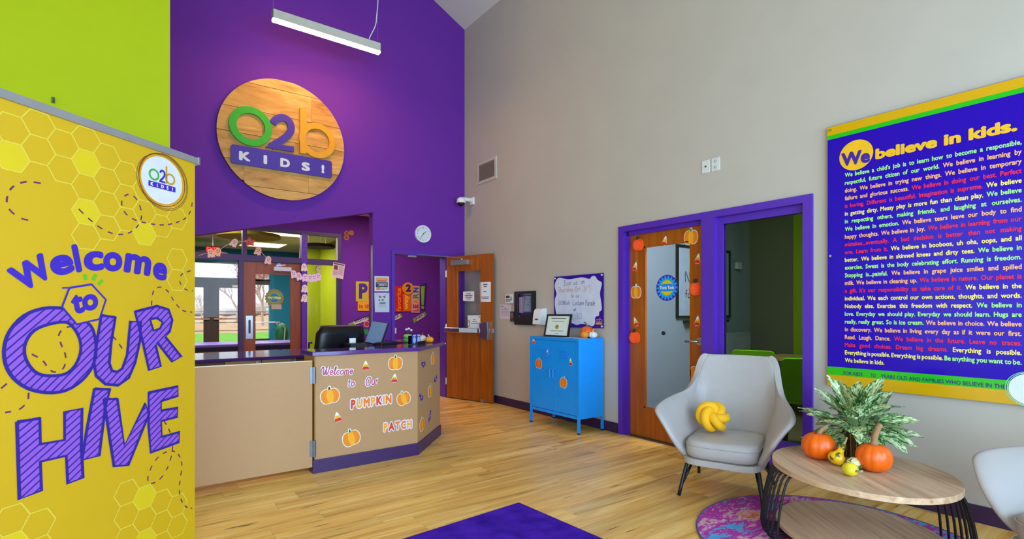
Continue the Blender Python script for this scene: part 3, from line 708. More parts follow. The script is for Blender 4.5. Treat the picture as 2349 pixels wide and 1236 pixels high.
# logo: round o, 2, b and a name plate
def ring(u, v, r, w, rv=None, seg=32):
    rv = r if rv is None else rv
    return circ(u, v, r, seg, rv), circ(u, v, r-w, seg, rv-w)
def logo(par, fr, cu, cv, W, n, mo, m2, mb, mp, mk, dep=0.0, plate=True):
    """W = width of the mark; the plate sits below"""
    r = W*.19; vb = cv
    def P_(nm, m, poly, holes=()): return obj(nm, G().prism(fr, poly, n, n+dep, holes), m, par)
    a, b = ring(cu-W*.30, vb+r, r, r*.32); P_('letter_o', mo, a, [b])
    path = smooth([(cu-W*.085, vb+r*1.62), (cu-W*.03, vb+r*2.05), (cu+W*.05, vb+r*2.0), (cu+W*.085, vb+r*1.5), (cu+W*.03, vb+r*.9), (cu-W*.09, vb+r*.2)], 4)
    A, B = strip(path, r*.34); P_('letter_two', m2, A+B[::-1]); P_('letter_two_foot', m2, [(cu-W*.13, vb), (cu+W*.11, vb), (cu+W*.11, vb+r*.32), (cu-W*.09, vb+r*.32)])
    a, b = ring(cu+W*.30, vb+r, r, r*.32); P_('letter_b_bowl', mb, a, [b]); P_('letter_b_stem', mb, [(cu+W*.125, vb), (cu+W*.185, vb), (cu+W*.185, vb+r*3.1), (cu+W*.125, vb+r*3.1)])
    if plate:
        pl = P_('name_plate', mp, rrect(cu-W*.5, vb-W*.21, cu+W*.5, vb-W*.035, W*.02))
        if mk is not None:
            kg = G()
            for i, ch in enumerate('KIDS!'): text_at(kg, fr, ch, cu-W*.38+W*.19*i, vb-W*.175, W*.145, n+dep+.0006, .045)
            obj('plate_lettering', kg, mk, pl)
lc_ = BF.p(372, 414); lr = .118
wc = obj('logo_disc', G().face(BF, circ(lc_[0], lc_[1], lr, 40), L*3), M('#D9D6E2', rough=.5), bn)
og = G().face(BF, circ(lc_[0]+.004, lc_[1]-.003, lr*1.09, 40, lr*1.06), L*2.4); obj('logo_halo', og, M('#D79A06', rough=.6), bn)
rg = G()
for k, (du, dv, f1, f2) in enumerate(((.002, .002, 1.13, 1.12), (.008, -.004, 1.18, 1.16), (-.004, -.002, 1.16, 1.1), (.012, -.006, 1.2, 1.2))): stroke(rg, BF, circ(lc_[0]+du, lc_[1]+dv, lr*f1, 48, lr*f2), .0022, L*4, True)
obj('logo_rings', rg, M('#7A2A2A', rough=.6), bn)
logo(bn, BF, lc_[0]-.002, lc_[1]-.012, .155, L*5, M('#3FA52A'), m_violet, M('#C9960C'), m_violet, m_white)

# ------------------------------------------------------------------ round wooden logo sign on the purple wall
SF = BW.off(.055); sx0, sx1 = SF.p(496, HY)[0], SF.p(790, HY)[0]; sr = (sx1-sx0)/2*.995; scx = (sx0+sx1)/2; scz = 3.395
sg = thing('round_logo_sign', 'large round wooden sign with green, purple and yellow raised letters', 'sign', (scx, YB, scz-sr))
obj('backing', G().prism(SF, circ(scx, scz, sr*.985, 64), -.055, -.018), M('#6E4416'), sg)
bnd = [scz+sr+.01, 4.0, 3.68, 3.386, 3.07, 2.78, scz-sr-.01]
def clip_board(za, zb, ua, ub):
    pts = []; zz = [za+(zb-za)*k/10 for k in range(11)]
    def half(z): return math.sqrt(max(0, sr*sr-(z-scz)**2))
    R_ = [(min(ub, scx+half(z)), z) for z in zz]; L_ = [(max(ua, scx-half(z)), z) for z in zz]
    R_ = [q for q, l in zip(R_, L_) if q[0] > l[0]+.001]; L2 = [l for q, l in zip([(min(ub, scx+half(z)), z) for z in zz], L_) if q[0] > l[0]+.001]
    return R_+L2[::-1] if len(R_) > 2 else None
joints = [[], [.32], [-.25], [.5], [-.45, .28], []]
for i in range(6):
    zb, za = bnd[i]-.003, bnd[i+1]+.003; cuts = [scx-sr-.1]+[scx+j for j in joints[i]]+[scx+sr+.1]
    for a, b in zip(cuts, cuts[1:]):
        p = clip_board(za, zb, a+.001, b-.001)
        if p: obj('board', G().prism(SF, p, -.018, 0), m_signwood, sg)
def z3(p): return [(480+x*.2507, 170+y*.2507) for x, y in p]
ou, ov = SF.p(*z3([(378, 483)])[0]); orr = .232
a, b = ring(ou, ov, orr, orr*.34, None, 48); obj('letter_o', G().prism(SF, a, 0, .03, [b]), M('#2EA81A', rough=.45), sg)
mv = M('#42259A', rough=.45)
path = smooth(SF.P(z3([(578,458),(606,420),(665,402),(720,428),(746,490),(728,548),(668,602),(560,668)])), 5); A, B = strip(path, .082)
obj('letter_two', G().prism(SF, A+B[::-1], 0, .03), mv, sg); obj('letter_two_foot', G().prism(SF, SF.P(z3([(510,672),(560,640),(770,668),(770,718)])), 0, .0301), mv, sg)
bu, bv = SF.p(*z3([(985, 613)])[0]); brr = .222
a, b = ring(bu, bv, brr, brr*.33, None, 48); mbb = M('#D9980C', rough=.45)
obj('letter_b_bowl', G().prism(SF, a, 0, .03, [b]), mbb, sg)
s0 = SF.p(*z3([(826,308)])[0]); s1 = SF.p(*z3([(882,735)])[0]); obj('letter_b_stem', G().prism(SF, rrect(s0[0], s1[1], s1[0], s0[1], .004), 0, .0302), mbb, sg)
p0 = SF.p(*z3([(195,815)])[0]); p1 = SF.p(*z3([(1118,800)])[0])
pl_ = obj('name_plate', G().prism(SF, rrect(p0[0], p0[1], p1[0], p1[1], .03), 0, .022), mv, sg)
kg = G(); KF = SF.off(.0235)
for ch, bl, br, tl in (('K', (272,785), (378,802), (272,700)), ('I', (497,820), (530,826), (497,738)), ('D', (650,845), (738,857), (650,765)), ('S', (845,880), (922,891), (845,800)), ('!', (1027,905), (1053,909), (1027,828))):
    u0, v0 = KF.p(*z3([bl])[0]); u1, _ = KF.p(*z3([br])[0]); _, v1 = KF.p(*z3([tl])[0]); kg = G(); text_quad(kg, KF, ch, (u0, v0), (u1, v0), (u0, v1), 0, .06, 5); obj('plate_letter', kg, M('#CFD2DA', rough=.4), pl_)

# ------------------------------------------------------------------ pendant light
PY = 6.0; xa_, xb_ = PY*ray(626, HY).x/ray(626, HY).y, PY*ray(874, HY).x/ray(874, HY).y; PZ = 4.555
pn = thing('pendant_light', 'white linear pendant light hanging on thin wires', 'light', ((xa_+xb_)/2, PY, PZ-.11))
m_lens = EM('#FFBE78', 85, 'pendant_lens')
pw = .075
obj('housing', G().box((xa_, PY, PZ-.10), (xa_+.004, PY+pw, PZ)).box((xb_-.004, PY, PZ-.10), (xb_, PY+pw, PZ)).box((xa_, PY, PZ-.10), (xb_, PY+.003, PZ)).box((xa_, PY+pw-.003, PZ-.1), (xb_, PY+pw, PZ)).box((xa_, PY, PZ-.003), (xb_, PY+pw, PZ)), M('#C9C4B6', rough=.5), pn)
obj('lens', G().box((xa_+.005, PY+.004, PZ-.118), (xb_-.005, PY+pw-.004, PZ-.07)), m_lens, pn)
for xx in (xa_+.01, xb_-.03): obj('wire', G().tube([(xx, PY+pw/2, PZ), (xx, PY+pw/2, roof(xx)-.02)], .0018, 5), m_steel, pn)
xc = xb_-.13
obj('power_cord', G().tube(smooth([(xc, PY+pw/2, PZ), (xc+.005, PY+pw/2, PZ+.05), (xc+.07, PY+pw/2, PZ+.2), (xb_-.04, PY+pw/2, PZ+.33), (xb_-.02, PY+pw/2, PZ+.7), (xb_-.02, PY+pw/2, roof(xb_)-.02)], 5), .006, 6), m_white, pn, smooth_=True)

# ------------------------------------------------------------------ wall clocks
def clock(fr, u, v, r, label, hr_ang, mn_ang, m_rim=None, face='#D8E2E6'):
    t = thing('wall_clock', label, 'clock', fr.at(u, v-r))
    obj('rim', G().prism(fr, circ(u, v, r, 40), 0, .035, [circ(u, v, r*.9, 40)]), m_rim or m_white, t)
    obj('dial', G().disc(fr, u, v, r*.9, .0, .02, 40), M(face, rough=.4), t)
    ng = G()
    for k in range(12):
        a = PI/2-(k+1)*PI/6; text_at(ng, fr, str(k+1), u+math.cos(a)*r*.72, v+math.sin(a)*r*.72-r*.09, r*.26, .0206, .01)
    obj('numerals', ng, m_ink, t); hd = G()
    for ang, ln, w in ((hr_ang, .5, .035), (mn_ang, .75, .028)):
        a = math.radians(90-ang); stroke(hd, fr, [(u-math.cos(a)*r*.12, v-math.sin(a)*r*.12), (u+math.cos(a)*r*ln, v+math.sin(a)*r*ln)], r*w*1.6, .022)
    hd.face(fr, circ(u, v, r*.05, 10), .0222); obj('hands', hd, m_ink, t)
    return t
cu_, cv_ = BW.p(969, 537); clock(BW, cu_, cv_, .125, 'white round wall clock on the purple wall above the doorway', 50, 212)

# ------------------------------------------------------------------ reception desk
DY = 4.228; dx0 = DY*ray(725, HY).x/ray(725, HY).y; dx1 = DY*ray(958, HY).x/ray(958, HY).y; fx, fy = 2.605, 4.77
DKF = Frame((0, DY, 0), (1, 0, 0), Z); FF = Frame((dx1, DY, 0), (fx-dx1, fy-DY, 0), Z); FLn = math.hypot(fx-dx1, fy-DY); SZ = .932
dk = thing('reception_desk', 'tan reception desk with purple counter top and angled end', 'desk', (1.9, 4.7, 0))
obj('front_panel', G().box((dx0, DY, .1), (dx1, DY+.025, SZ)), m_tan, dk)
obj('angled_panel', G().fbox(FF, 0, .1, FLn, SZ, -.025, 0), m_tan, dk)
obj('side_panel', G().box((dx0-.012, DY+.001, .06), (dx0, DY+.30, SZ)), M('#A87A34', rough=.5), dk)
obj('end_panel', G().box((fx-.03, fy, .1), (fx, 5.5, SZ)), m_tan, dk)
obj('kick_base', G().box((dx0-.014, DY-.012, 0), (dx1+.005, DY, .108)), m_kick, dk, bevel=.004)
obj('kick_base', G().fbox(FF, -.005, 0, FLn+.008, .108, 0, .012), m_kick, dk, bevel=.004)
obj('kick_base', G().box((dx0-.026, DY-.012, 0), (dx0-.012, DY+.1, .108)), m_kick, dk)
ct = [(dx0-.035, DY-.03), (dx1+.012, DY-.03), (fx+.03, fy-.02), (fx+.03, 5.5), (fx-.3, 5.5), (fx-.3, fy+.14), (dx1-.1, DY+.31), (dx0-.035, DY+.31)]
TOPF = Frame((0, 0, 0), (1, 0, 0), (0, 1, 0))
obj('counter_top', G().prism(TOPF, ct, SZ, SZ+.034), m_counter, dk, bevel=.004)
obj('work_top', G().prism(TOPF, [(dx0, DY+.025), (dx1, DY+.025), (fx-.03, fy+.03), (fx-.03, 5.5), (fx-.62, 5.5), (fx-.62, 5.0), (dx0, 5.0)], .72, .75), m_counter, dk)
CT = SZ+.034
# swinging gate beside the desk
gt = thing('swing_gate', 'tan half-height swing gate hinged to the reception desk', 'gate', (.7, DY+.02, .054))
gx0, gx1 = xg+.02, dx0-.03
obj('panel', G().box((gx0, DY-.005, .054), (gx1, DY+.03, .892)), m_tan, gt)
obj('top_edge', G().box((gx0, DY-.006, .892), (gx1, DY+.031, .897)), M('#DCC9AC', rough=.4), gt)
for zz in (.20, .78):
    hh = obj('hinge', G().tube([(gx1+.012, DY-.012, zz-.065), (gx1+.012, DY-.012, zz+.065)], .011, 10), m_hinge, gt)
    obj('hinge_leaf', G().box((gx1-.02, DY-.009, zz-.065), (gx1+.012, DY-.004, zz+.065)), m_hinge, hh)
tag(obj('gate_post', G().box((xg-.02, DY-.01, 0), (xg+.015, DY+.37, .95)), m_tan), 'tan post holding the gate at the lime wall', 'post')
# counter with drawers under the pass-through
cd = thing('back_counter', 'long purple topped counter with drawers under the pass-through', 'counter', (1.2, 6.1, 0))
cz = .83; cy0, cy1 = 5.66, 6.6
obj('counter_top', G().box((.3, cy0, cz-.03), (2.3, cy1, cz)), m_counter, cd, bevel=.004)
obj('body', G().box((.35, cy0+.06, 0), (2.25, cy1, cz-.03)), M('#6E573A', rough=.6), cd)
ua = [DKF.p(p, HY)[0] for p in (515, 600, 680)]
kf = Frame((0, cy0+.03, 0), (1, 0, 0), Z); kx = [kf.p(p, HY)[0] for p in (515, 600, 680)]
for a, b in zip(kx, kx[1:]):
    dwr = obj('drawer_front', G().box((a+.004, cy0+.03, cz-.25), (b-.004, cy0+.06, cz-.034)), m_tan, cd)
    obj('knob', G().tube([((a+b)/2+.12, cy0+.03, cz-.052), ((a+b)/2+.12, cy0, cz-.052)], .013, 10), m_steel, dwr)

# ------------------------------------------------------------------ stickers
def S_(fr, cx, cy, w, h, ang=0.0):
    """unit shape (-1..1) placed at a photo pixel; w, h are real half sizes"""
    u, v = fr.p(cx, cy); ca, sa = math.cos(ang), math.sin(ang)
    return lambda pts: [(u+x*w*ca-y*h*sa, v+x*w*sa+y*h*ca) for x, y in pts]
PUMP = smooth([(0, .78), (.3, .92), (.68, .82), (.97, .35), (.98, -.3), (.72, -.82), (.3, -.95), (0, -.9), (-.3, -.95), (-.72, -.82), (-.98, -.3), (-.97, .35), (-.68, .82), (-.3, .92)], 3, True)
def pumpkin_sticker(fr, cx, cy, w, h, label, ang=0.0, stem=None, cols=(None, None), group='pumpkin stickers', name='pumpkin_sticker', outline=None, face=None):
    f = S_(fr, cx, cy, w, h, ang); c0, c1 = cols[0] or m_orange, cols[1] or m_orange2
    u, v = fr.p(cx, cy); t = thing(name, label, 'sticker', fr.at(u, v-h), 0, group)
    obj('outline', G().prism(fr, f([(x*1.07, y*1.08) for x, y in PUMP]), 0, .0012), outline or m_white, t)
    obj('stem_outline', G().prism(fr, f([(-.2, .85), (.22, .85), (.2, 1.3), (-.02, 1.38), (-.16, 1.2)]), 0, .0011), outline or m_white, t)
    b = obj('body', G().prism(fr, f(PUMP), .0012, .002), c0, t)
    obj('center_rib', G().face(fr, f([(x*.42, y*.98) for x, y in PUMP]), .0026), c1, b)
    rl = G()
    for k in (-.72, -.42, .42, .72): stroke(rl, fr, f([(k*.75, .85), (k*1.05, 0), (k*.75, -.88)]), .0022, .003)
    obj('rib_lines', rl, m_orange3, b)
    obj('stem', G().prism(fr, f([(-.12, .82), (.14, .82), (.1, 1.2), (.0, 1.28), (-.1, 1.12)]), .0012, .0022), stem or m_dgreen, t)
    return t
def candy_sticker(fr, cx, cy, w, h, label, ang=0.0, face=True, group='candy corn stickers'):
    f = S_(fr, cx, cy, w, h, ang); u, v = fr.p(cx, cy); t = thing('candy_corn_sticker', label, 'sticker', fr.at(u, v-h), 0, group)
    def hw(y): return (.12+.88*((1-y)/2)**.85) if y > -.75 else .95*math.sqrt(max(0, 1-((-.75-y)/.3)**2))+.02
    def band(y0, y1, k=1.0): ys = [y0+(y1-y0)*i/6 for i in range(7)]; return [(hw(y)*k, y) for y in ys]+[(-hw(y)*k, y) for y in reversed(ys)]
    obj('outline', G().prism(fr, f([(x*1.1, y*1.06) for x, y in band(-1, 1)]), 0, .0011), m_white, t)
    obj('tip', G().prism(fr, f(band(.3, 1)), .0011, .0019), M('#EDE6DA'), t)
    obj('middle_band', G().prism(fr, f(band(-.3, .3)), .0011, .0019), m_yel, t)
    b = obj('bottom_band', G().prism(fr, f(band(-1, -.3)), .0011, .0019), m_red, t)
    if face:
        e = G()
        for s_ in (-.28, .28): e.face(fr, f(circ(s_, -.12, .1, 8)), .0026)
        stroke(e, fr, f([(-.25, -.45), (0, -.6), (.25, -.45)]), .003, .0026); obj('drawn_face', e, M('#4A1A10'), b)
    return t
def bat_sticker(fr, cx, cy, w, h, label, ang=0.0):
    f = S_(fr, cx, cy, w, h, ang); u, v = fr.p(cx, cy); t = thing('bat_sticker', label, 'sticker', fr.at(u, v-h), 0, 'bat stickers')
    out = [(0, .35), (.15, .75), (.25, .4), (.5, .6), (.75, 1.0), (1, .3), (.98, -.4), (.75, -.05), (.55, -.45), (.35, -.25), (.12, -.9), (0, -.6), (-.12, -.9), (-.35, -.25), (-.55, -.45), (-.75, -.05), (-.98, -.4), (-1, .3), (-.75, 1.0), (-.5, .6), (-.25, .4), (-.15, .75)]
    obj('wings', G().prism(fr, f(out), 0, .0014), M('#452A8C', rough=.6), t)
    obj('eyes', G().prism(fr, f(circ(-.13, .1, .11, 8)), .0014, .002).prism(fr, f(circ(.13, .1, .11, 8)), .0014, .002), m_white, t)
    return t
def word_sticker(fr, body, bl, br, tl, cols, label, outl=.055, bold=.06):
    """letters alternate in colour on a white die-cut backing"""
    U0, U1, V1 = Vector(fr.p(*bl)), Vector(fr.p(*br)), Vector(fr.p(*tl)); t = thing('word_sticker', label, 'sticker', fr.at(U0.x, min(U0.y, U1.y)), 0, 'word stickers')
    e = (U1-U0); up = (V1-U0); bk = G()
    n = len(body); ws = [glyphs(c, bold)[3]-glyphs(c, bold)[2]+.12 for c in body]; tot = sum(ws)-.12; x = 0
    for c, w, cl_ in zip(body, ws, cols):
        a = U0+e*(x/tot); b = U0+e*((x+w-.12)/tot); g = G(); text_quad(g, fr, c, tuple(a), tuple(b), tuple(a+up), .0017, bold, 4)
        text_quad(bk, fr, c, tuple(a), tuple(b), tuple(a+up), .0005, bold, 4, 4, .10)
        obj('letter', g, cl_, t); x += w
    obj('backing', bk, M('#E6DCE8', rough=.6), t)
    return t
def script_sticker(fr, body, p0, p1, hpx, label):
    a, b = fr.p(*p0), fr.p(*p1); h = fr.p(p0[0], p0[1]-hpx)[1]-a[1]; t = thing('script_sticker', label, 'sticker', fr.at(*a), 0, 'script word stickers')
    g = G(); hand(g, fr, body, a, b, h, .022, .0008, .18); obj('backing', g, M('#E6DCE8', rough=.6), t)
    g = G(); hand(g, fr, body, a, b, h, .0075, .002, .18); obj('script_lettering', g, M('#B02A5C', rough=.6), t)
def zk(x, y): return (720+x*.17804, 820+y*.17804)
script_sticker(DKF, 'Welcome', (737, 860), (810, 857), 17, 'pink script word Welcome at the top left of the desk front')
script_sticker(DKF, 'to', (797, 886), (814, 885), 17, 'pink script word to below the word Welcome')
script_sticker(DKF, 'Our', (838, 885), (868, 880), 19, 'pink script word Our right of the word to')
cR, cO, cY = M('#D63A1C'), M('#E8791A'), M('#EFA21C')
word_sticker(DKF, 'PUMPKIN', zk(475,665), zk(1000,588), zk(475,545), [cR, cY, cO, cY, cR, cY, cO], 'PUMPKIN in red, orange and yellow capitals on the desk front')
word_sticker(DKF, 'PATCH', zk(898,955), zk(1262,905), zk(898,845), [cY, cR, cO, cO, cY], 'PATCH in orange and red capitals low on the desk front')
pumpkin_sticker(DKF, 907, 833, .064, .056, 'orange pumpkin sticker at the top right of the desk front', 0)
pumpkin_sticker(DKF, 757, 908, .074, .061, 'wide orange pumpkin sticker with brown stem under the word Welcome', .12, m_brown)
pumpkin_sticker(DKF, 926, 914, .062, .055, 'tilted orange pumpkin sticker beside the word PUMPKIN', .3, M('#3E9A86'))
pumpkin_sticker(DKF, 806, 1005, .072, .062, 'orange pumpkin sticker lowest on the desk front', .25)
candy_sticker(DKF, 839, 838, .032, .036, 'candy corn sticker with smiling face above the word Our')
candy_sticker(DKF, 905, 867, .032, .036, 'candy corn sticker above the letter N of PUMPKIN', -.1)
candy_sticker(DKF, 774, 956, .034, .037, 'candy corn sticker at the left middle of the desk front', .2, False)
FFo = FF
pumpkin_sticker(FFo, 993, 823, .062, .052, 'pumpkin sticker highest on the angled end of the desk', .1, M('#6A5A40'))
pumpkin_sticker(FFo, 987, 897, .062, .055, 'pumpkin sticker in the middle of the angled desk end', .05, M('#3A7A3A'))
pumpkin_sticker(FFo, 968, 974, .066, .056, 'pumpkin sticker lowest on the angled end of the desk', .1, M('#4A6A2A'))
bat_sticker(FFo, 971, 836, .062, .036, 'purple bat sticker highest on the angled desk end', -.1)
bat_sticker(FFo, 999, 870, .062, .036, 'purple bat sticker near the outer edge of the angled desk end', .3)
bat_sticker(FFo, 966, 912, .062, .036, 'purple bat sticker at the inner edge of the angled desk end', -.4)
bat_sticker(FFo, 986, 955, .062, .036, 'purple bat sticker turned upright low on the angled desk end', .9)

# ------------------------------------------------------------------ large poster on the right wall
PF = RW.off(.028); pu0 = PF.p(1898, HY)[0]; pvt = PF.p(1898, 293)[1]; pvb = PF.p(1903, 883)[1]; PWD = 1.165; pu1 = pu0+PWD
po = thing('wall_poster', 'tall glossy purple poster with We believe in kids text', 'poster', RW.at((pu0+pu1)/2, pvb, .02))
m_pp = M('#2A0AA4', rough=.14, var=.02, spec=.18, name='purple_gloss_panel'); m_py = M('#D9A404', rough=.2, var=.02); m_pg = M('#22B814', rough=.2, var=.02)
m_edge = M('#B89A70', rough=.5)
obj('panel', G().fbox(PF, pu0, pvb, pu1, pvt, -.014, 0), m_pp, po)
obj('panel_edge', G().fbox(PF, pu0-.002, pvb, pu0, pvt, -.014, 0), m_edge, po)
def pv_(y, x=1900): return PF.p(x, y)[1]
for nm, a, b, m in (('top_band', 312, 293, m_py), ('top_stripe', 321.5, 312, m_pg), ('bottom_stripe', 858.5, 840, m_pg), ('bottom_band', 883, 858.5, m_py)):
    obj(nm, G().face(PF, [(pu0, pv_(a)), (pu1, pv_(a)), (pu1, pv_(b)), (pu0, pv_(b))], .0006), m, po)
for u in (pu0+.022, pu1-.022):
    for v in (pvt-.025, (pvt+pvb)/2, pvb+.03): obj('standoff', G().disc(PF, u, v, .009, 0, .008, 14), m_steel, po)
wu, wv = PF.p(1963.5, 355.5); wd = obj('title_disc', G().face(PF, circ(wu, wv, .106, 40), .0006), m_yel, po)
tg = G(); text_px(tg, PF, 'We', (1930, 383), (1996, 372), (1930, 352), .0013, .05, 5); obj('title_lettering', tg, M('#3A1090', rough=.4), wd)
tg = G(); a, b, c = PF.p(2008, 366.5), PF.p(2334, 303), PF.p(2008, 342); vs_, _, x0_, x1_, _, _, _ = glyphs('believe in kids.', .05, 5); pos = 0.0
for w_, nx in (('believe', 'believe '), ('in', 'believe in '), ('kids.', None)):
    q_ = glyphs(w_, .05, 5); st_ = (b[0]-a[0])/(x1_-x0_); ua_ = a[0]+pos*st_; hgt = c[1]-a[1]; hh = hgt*(1.0 if w_ != 'in' else (q_[5]-q_[4])/(glyphs('believe', .05, 5)[5]-glyphs('believe', .05, 5)[4]))
    tg = G(); text_quad(tg, PF, w_, (ua_, a[1]), (ua_+(q_[3]-q_[2])*st_, a[1]), (ua_, a[1]+hh), .0012, .05, 5); obj('title_lettering', tg, m_yel, po)
    if nx: pos = glyphs(nx+'k' if nx != 'believe ' else nx+'i', .05, 5)[3]-glyphs('k' if nx != 'believe ' else 'i', .05, 5)[3]
m_tg, m_to, m_tr, m_ty = M('#A4EC7C', rough=.4, var=.02), M('#FFB074', rough=.4, var=.02), M('#E80A44', rough=.4, var=.02), M('#FFE26A', rough=.4, var=.02)
BODY = """G|We believe a child's job is to learn how to become a responsible,
G|respectful, future citizen of our world. O|We believe in learning by
O|doing. We believe in trying new things. We believe in temporary
O|failure and glorious success. R|We believe in doing our best. Perfect
R|is boring. Different is beautiful. Imagination is supreme. Y|We believe
Y|in getting dirty. Messy play is more fun than clean play. G|We believe
G|in respecting others, making friends, and laughing at ourselves.
G|We believe in emotion. O|We believe tears leave our body to find
O|happy thoughts. We believe in joy. R|We believe in learning from our
R|mistakes...eventually. A bad decision is better than not making
R|one. Learn from it. Y|We believe in booboos, uh ohs, oops, and all
Y|better. We believe in skinned knees and dirty tees. G|We believe in
G|exercise. Sweat is the body celebrating effort. Running is freedom.
G|Stopping is...painful. O|We believe in grape juice smiles and spilled
O|milk. We believe in cleaning up. R|We believe in nature. Our planet is
R|a gift. It's our responsibility to take care of it. Y|We believe in the
Y|individual. We each control our own actions, thoughts, and words.
Y|Nobody else. Exercise this freedom with respect. G|We believe in
G|love. Everyday we should play. Everyday we should learn. Hugs are
G|really, really great. So is ice cream. O|We believe in choice. We believe
O|in discovery. We believe in living every day as if it were our first.
O|Read. Laugh. Dance. R|We believe in the future. Leave no traces.
R|Make good choices. Dream big dreams. Y|Everything is possible.
Y|Everything is possible. Everything is possible. G|Be anything you want to be.
Y|We believe in kids.""".split('\n')
CM = dict(G=m_tg, O=m_to, R=m_tr, Y=m_ty)
ta, tb = PF.p(1938, HY)[0], PF.p(2344, HY)[0]; vA, vB = PF.p(1936, 407)[1], PF.p(1938, 830)[1]; TS = .041
rows_ = []
for ln in BODY:
    ws = []; col = 'G'
    for w in ln.split(' '):
        if '|' in w: col, w = w.split('|')
        q = glyphs(w, .034, 2, 3); ws.append((w, col, q[3]-q[2]))
    rows_.append(ws)
mxw = max(sum(w[2] for w in ws)+.20*(len(ws)-1) for ws in rows_); sxx = (tb-ta)/(mxw*TS)
for i, ws in enumerate(rows_):
    v = vA+(vB-vA)*i/24; nat = sum(w[2] for w in ws)*TS*sxx
    gap = (tb-ta-nat)/(len(ws)-1) if i < 24 else .26*TS*sxx
    u = ta
    for w, col, wd_ in ws:
        g = G(); text_at(g, PF, w, u, v, TS, .0012, .034, 2, sxx, 'L', 3); u += wd_*TS*sxx+gap; obj('printed_word', g, CM[col], po)
for body, xa__, xb__ in (('FOR KIDS', 1935, 1979), ('TO', 1997, 2009), ('YEARS OLD AND FAMILIES WHO BELIEVE IN THEM', 2021, 2319)):
    fg = G(); a, b = PF.p(xa__, HY)[0], PF.p(xb__, HY)[0]; v0 = pv_(856); v1 = pv_(849)+.003; text_quad(fg, PF, body, (a, v0), (b, v0), (a, v1), .0012, .02, 3); obj('footer_lettering', fg, M('#1A2A66', rough=.4), po)
lu, lv = PF.p(2362, 893); ld = obj('logo_disc', G().face(PF, circ(min(lu, pu1-.1), lv, .088, 40), .0015), M('#DFE6E6', rough=.3), po)
rg = G()
for du, k in ((0, 1.06), (.004, 1.1), (-.003, 1.13)): stroke(rg, PF, circ(min(lu, pu1-.1)+du, lv, .088*k, 48), .003, .0022, True)
obj('logo_rings', rg, M('#8FD8B0', rough=.4), ld)

# ------------------------------------------------------------------ small whiteboard sign over the cabinet
WF = RW.off(.02); wu0, wu1 = WF.p(1271, HY)[0], WF.p(1384, HY)[0]; wvt = WF.p(1271, 635)[1]; wvb = WF.p(1384, 753)[1]
wb_ = thing('whiteboard_sign', 'small purple bordered whiteboard sign with handwritten costume parade notice', 'whiteboard', RW.at((wu0+wu1)/2, wvb, .01))
obj('panel', G().fbox(WF, wu0, wvb, wu1, wvt, -.008, 0), M('#3A169A', rough=.25), wb_)
def zw(p): return [(1250+x*.14563, 620+y*.14563) for x, y in p]
blob = WF.P(zw([(160,210),(190,140),(240,115),(320,135),(400,140),(500,122),(600,110),(700,135),(740,95),(790,90),(830,150),(890,185),(895,230),(868,360),(890,520),(895,620),(855,655),(850,715),(795,735),(785,840),(745,880),(650,850),(560,845),(500,860),(420,830),(330,820),(200,800),(182,700),(160,560),(160,450),(185,370),(160,280)]))
blob = [(min(max(u, wu0+.012), wu1-.012), min(max(v, wvb+.012), wvt-.012)) for u, v in blob]
obj('writing_area', G().face(WF, smooth(blob, 3, True), .0007), M('#D6DCEC', rough=.2), wb_)
for u in (wu0+.02, wu1-.02):
    for v in (wvb+.02, wvt-.02): obj('standoff', G().disc(WF, u, v, .010, 0, .008, 12), m_white, wb_)
hk, ho, hpu = M('#20222C', rough=.6), M('#C25A3C', rough=.6), M('#35207A', rough=.6)
def hw_(body, x0, y0, x1, y1, hp, m, w=.0042):
    a, b = [WF.p(*q) for q in zw([(x0, y0), (x1, y1)])]; h = WF.p(*zw([(x0, y0-hp)])[0])[1]-a[1]; g = G(); hand(g, WF, body, a, b, h, w, .0014); obj('handwriting', g, m, wb_)
hw_('Join us', 285, 248, 520, 222, 80, hk); hw_('on', 570, 215, 628, 208, 80, hk); hw_('Thursday', 205, 350, 440, 330, 78, ho); hw_('Oct', 475, 332, 565, 325, 75, ho); hw_('31', 610, 330, 668, 322, 75, ho, .0035); hw_('st', 672, 268, 712, 262, 40, ho, .003)
hw_('for', 412, 430, 465, 428, 55, hk, .003); hw_('our', 490, 428, 548, 424, 55, hk, .003); hw_('O2BKids', 218, 542, 400, 540, 62, hpu); hw_('Costume', 438, 550, 618, 545, 78, hpu); hw_('Parade', 640, 555, 795, 550, 85, hpu)
hw_('at', 452, 640, 495, 637, 50, hk); hw_('3:30', 412, 770, 592, 762, 90, M('#8C93A8', rough=.6), .005)
lq = WF.p(*zw([(853, 822)])[0]); m_lo = M('#E09A6A', rough=.5); logo(wb_, WF, lq[0], lq[1], .10, .0014, m_lo, m_lo, m_lo, M('#D9A21C', rough=.5), None)

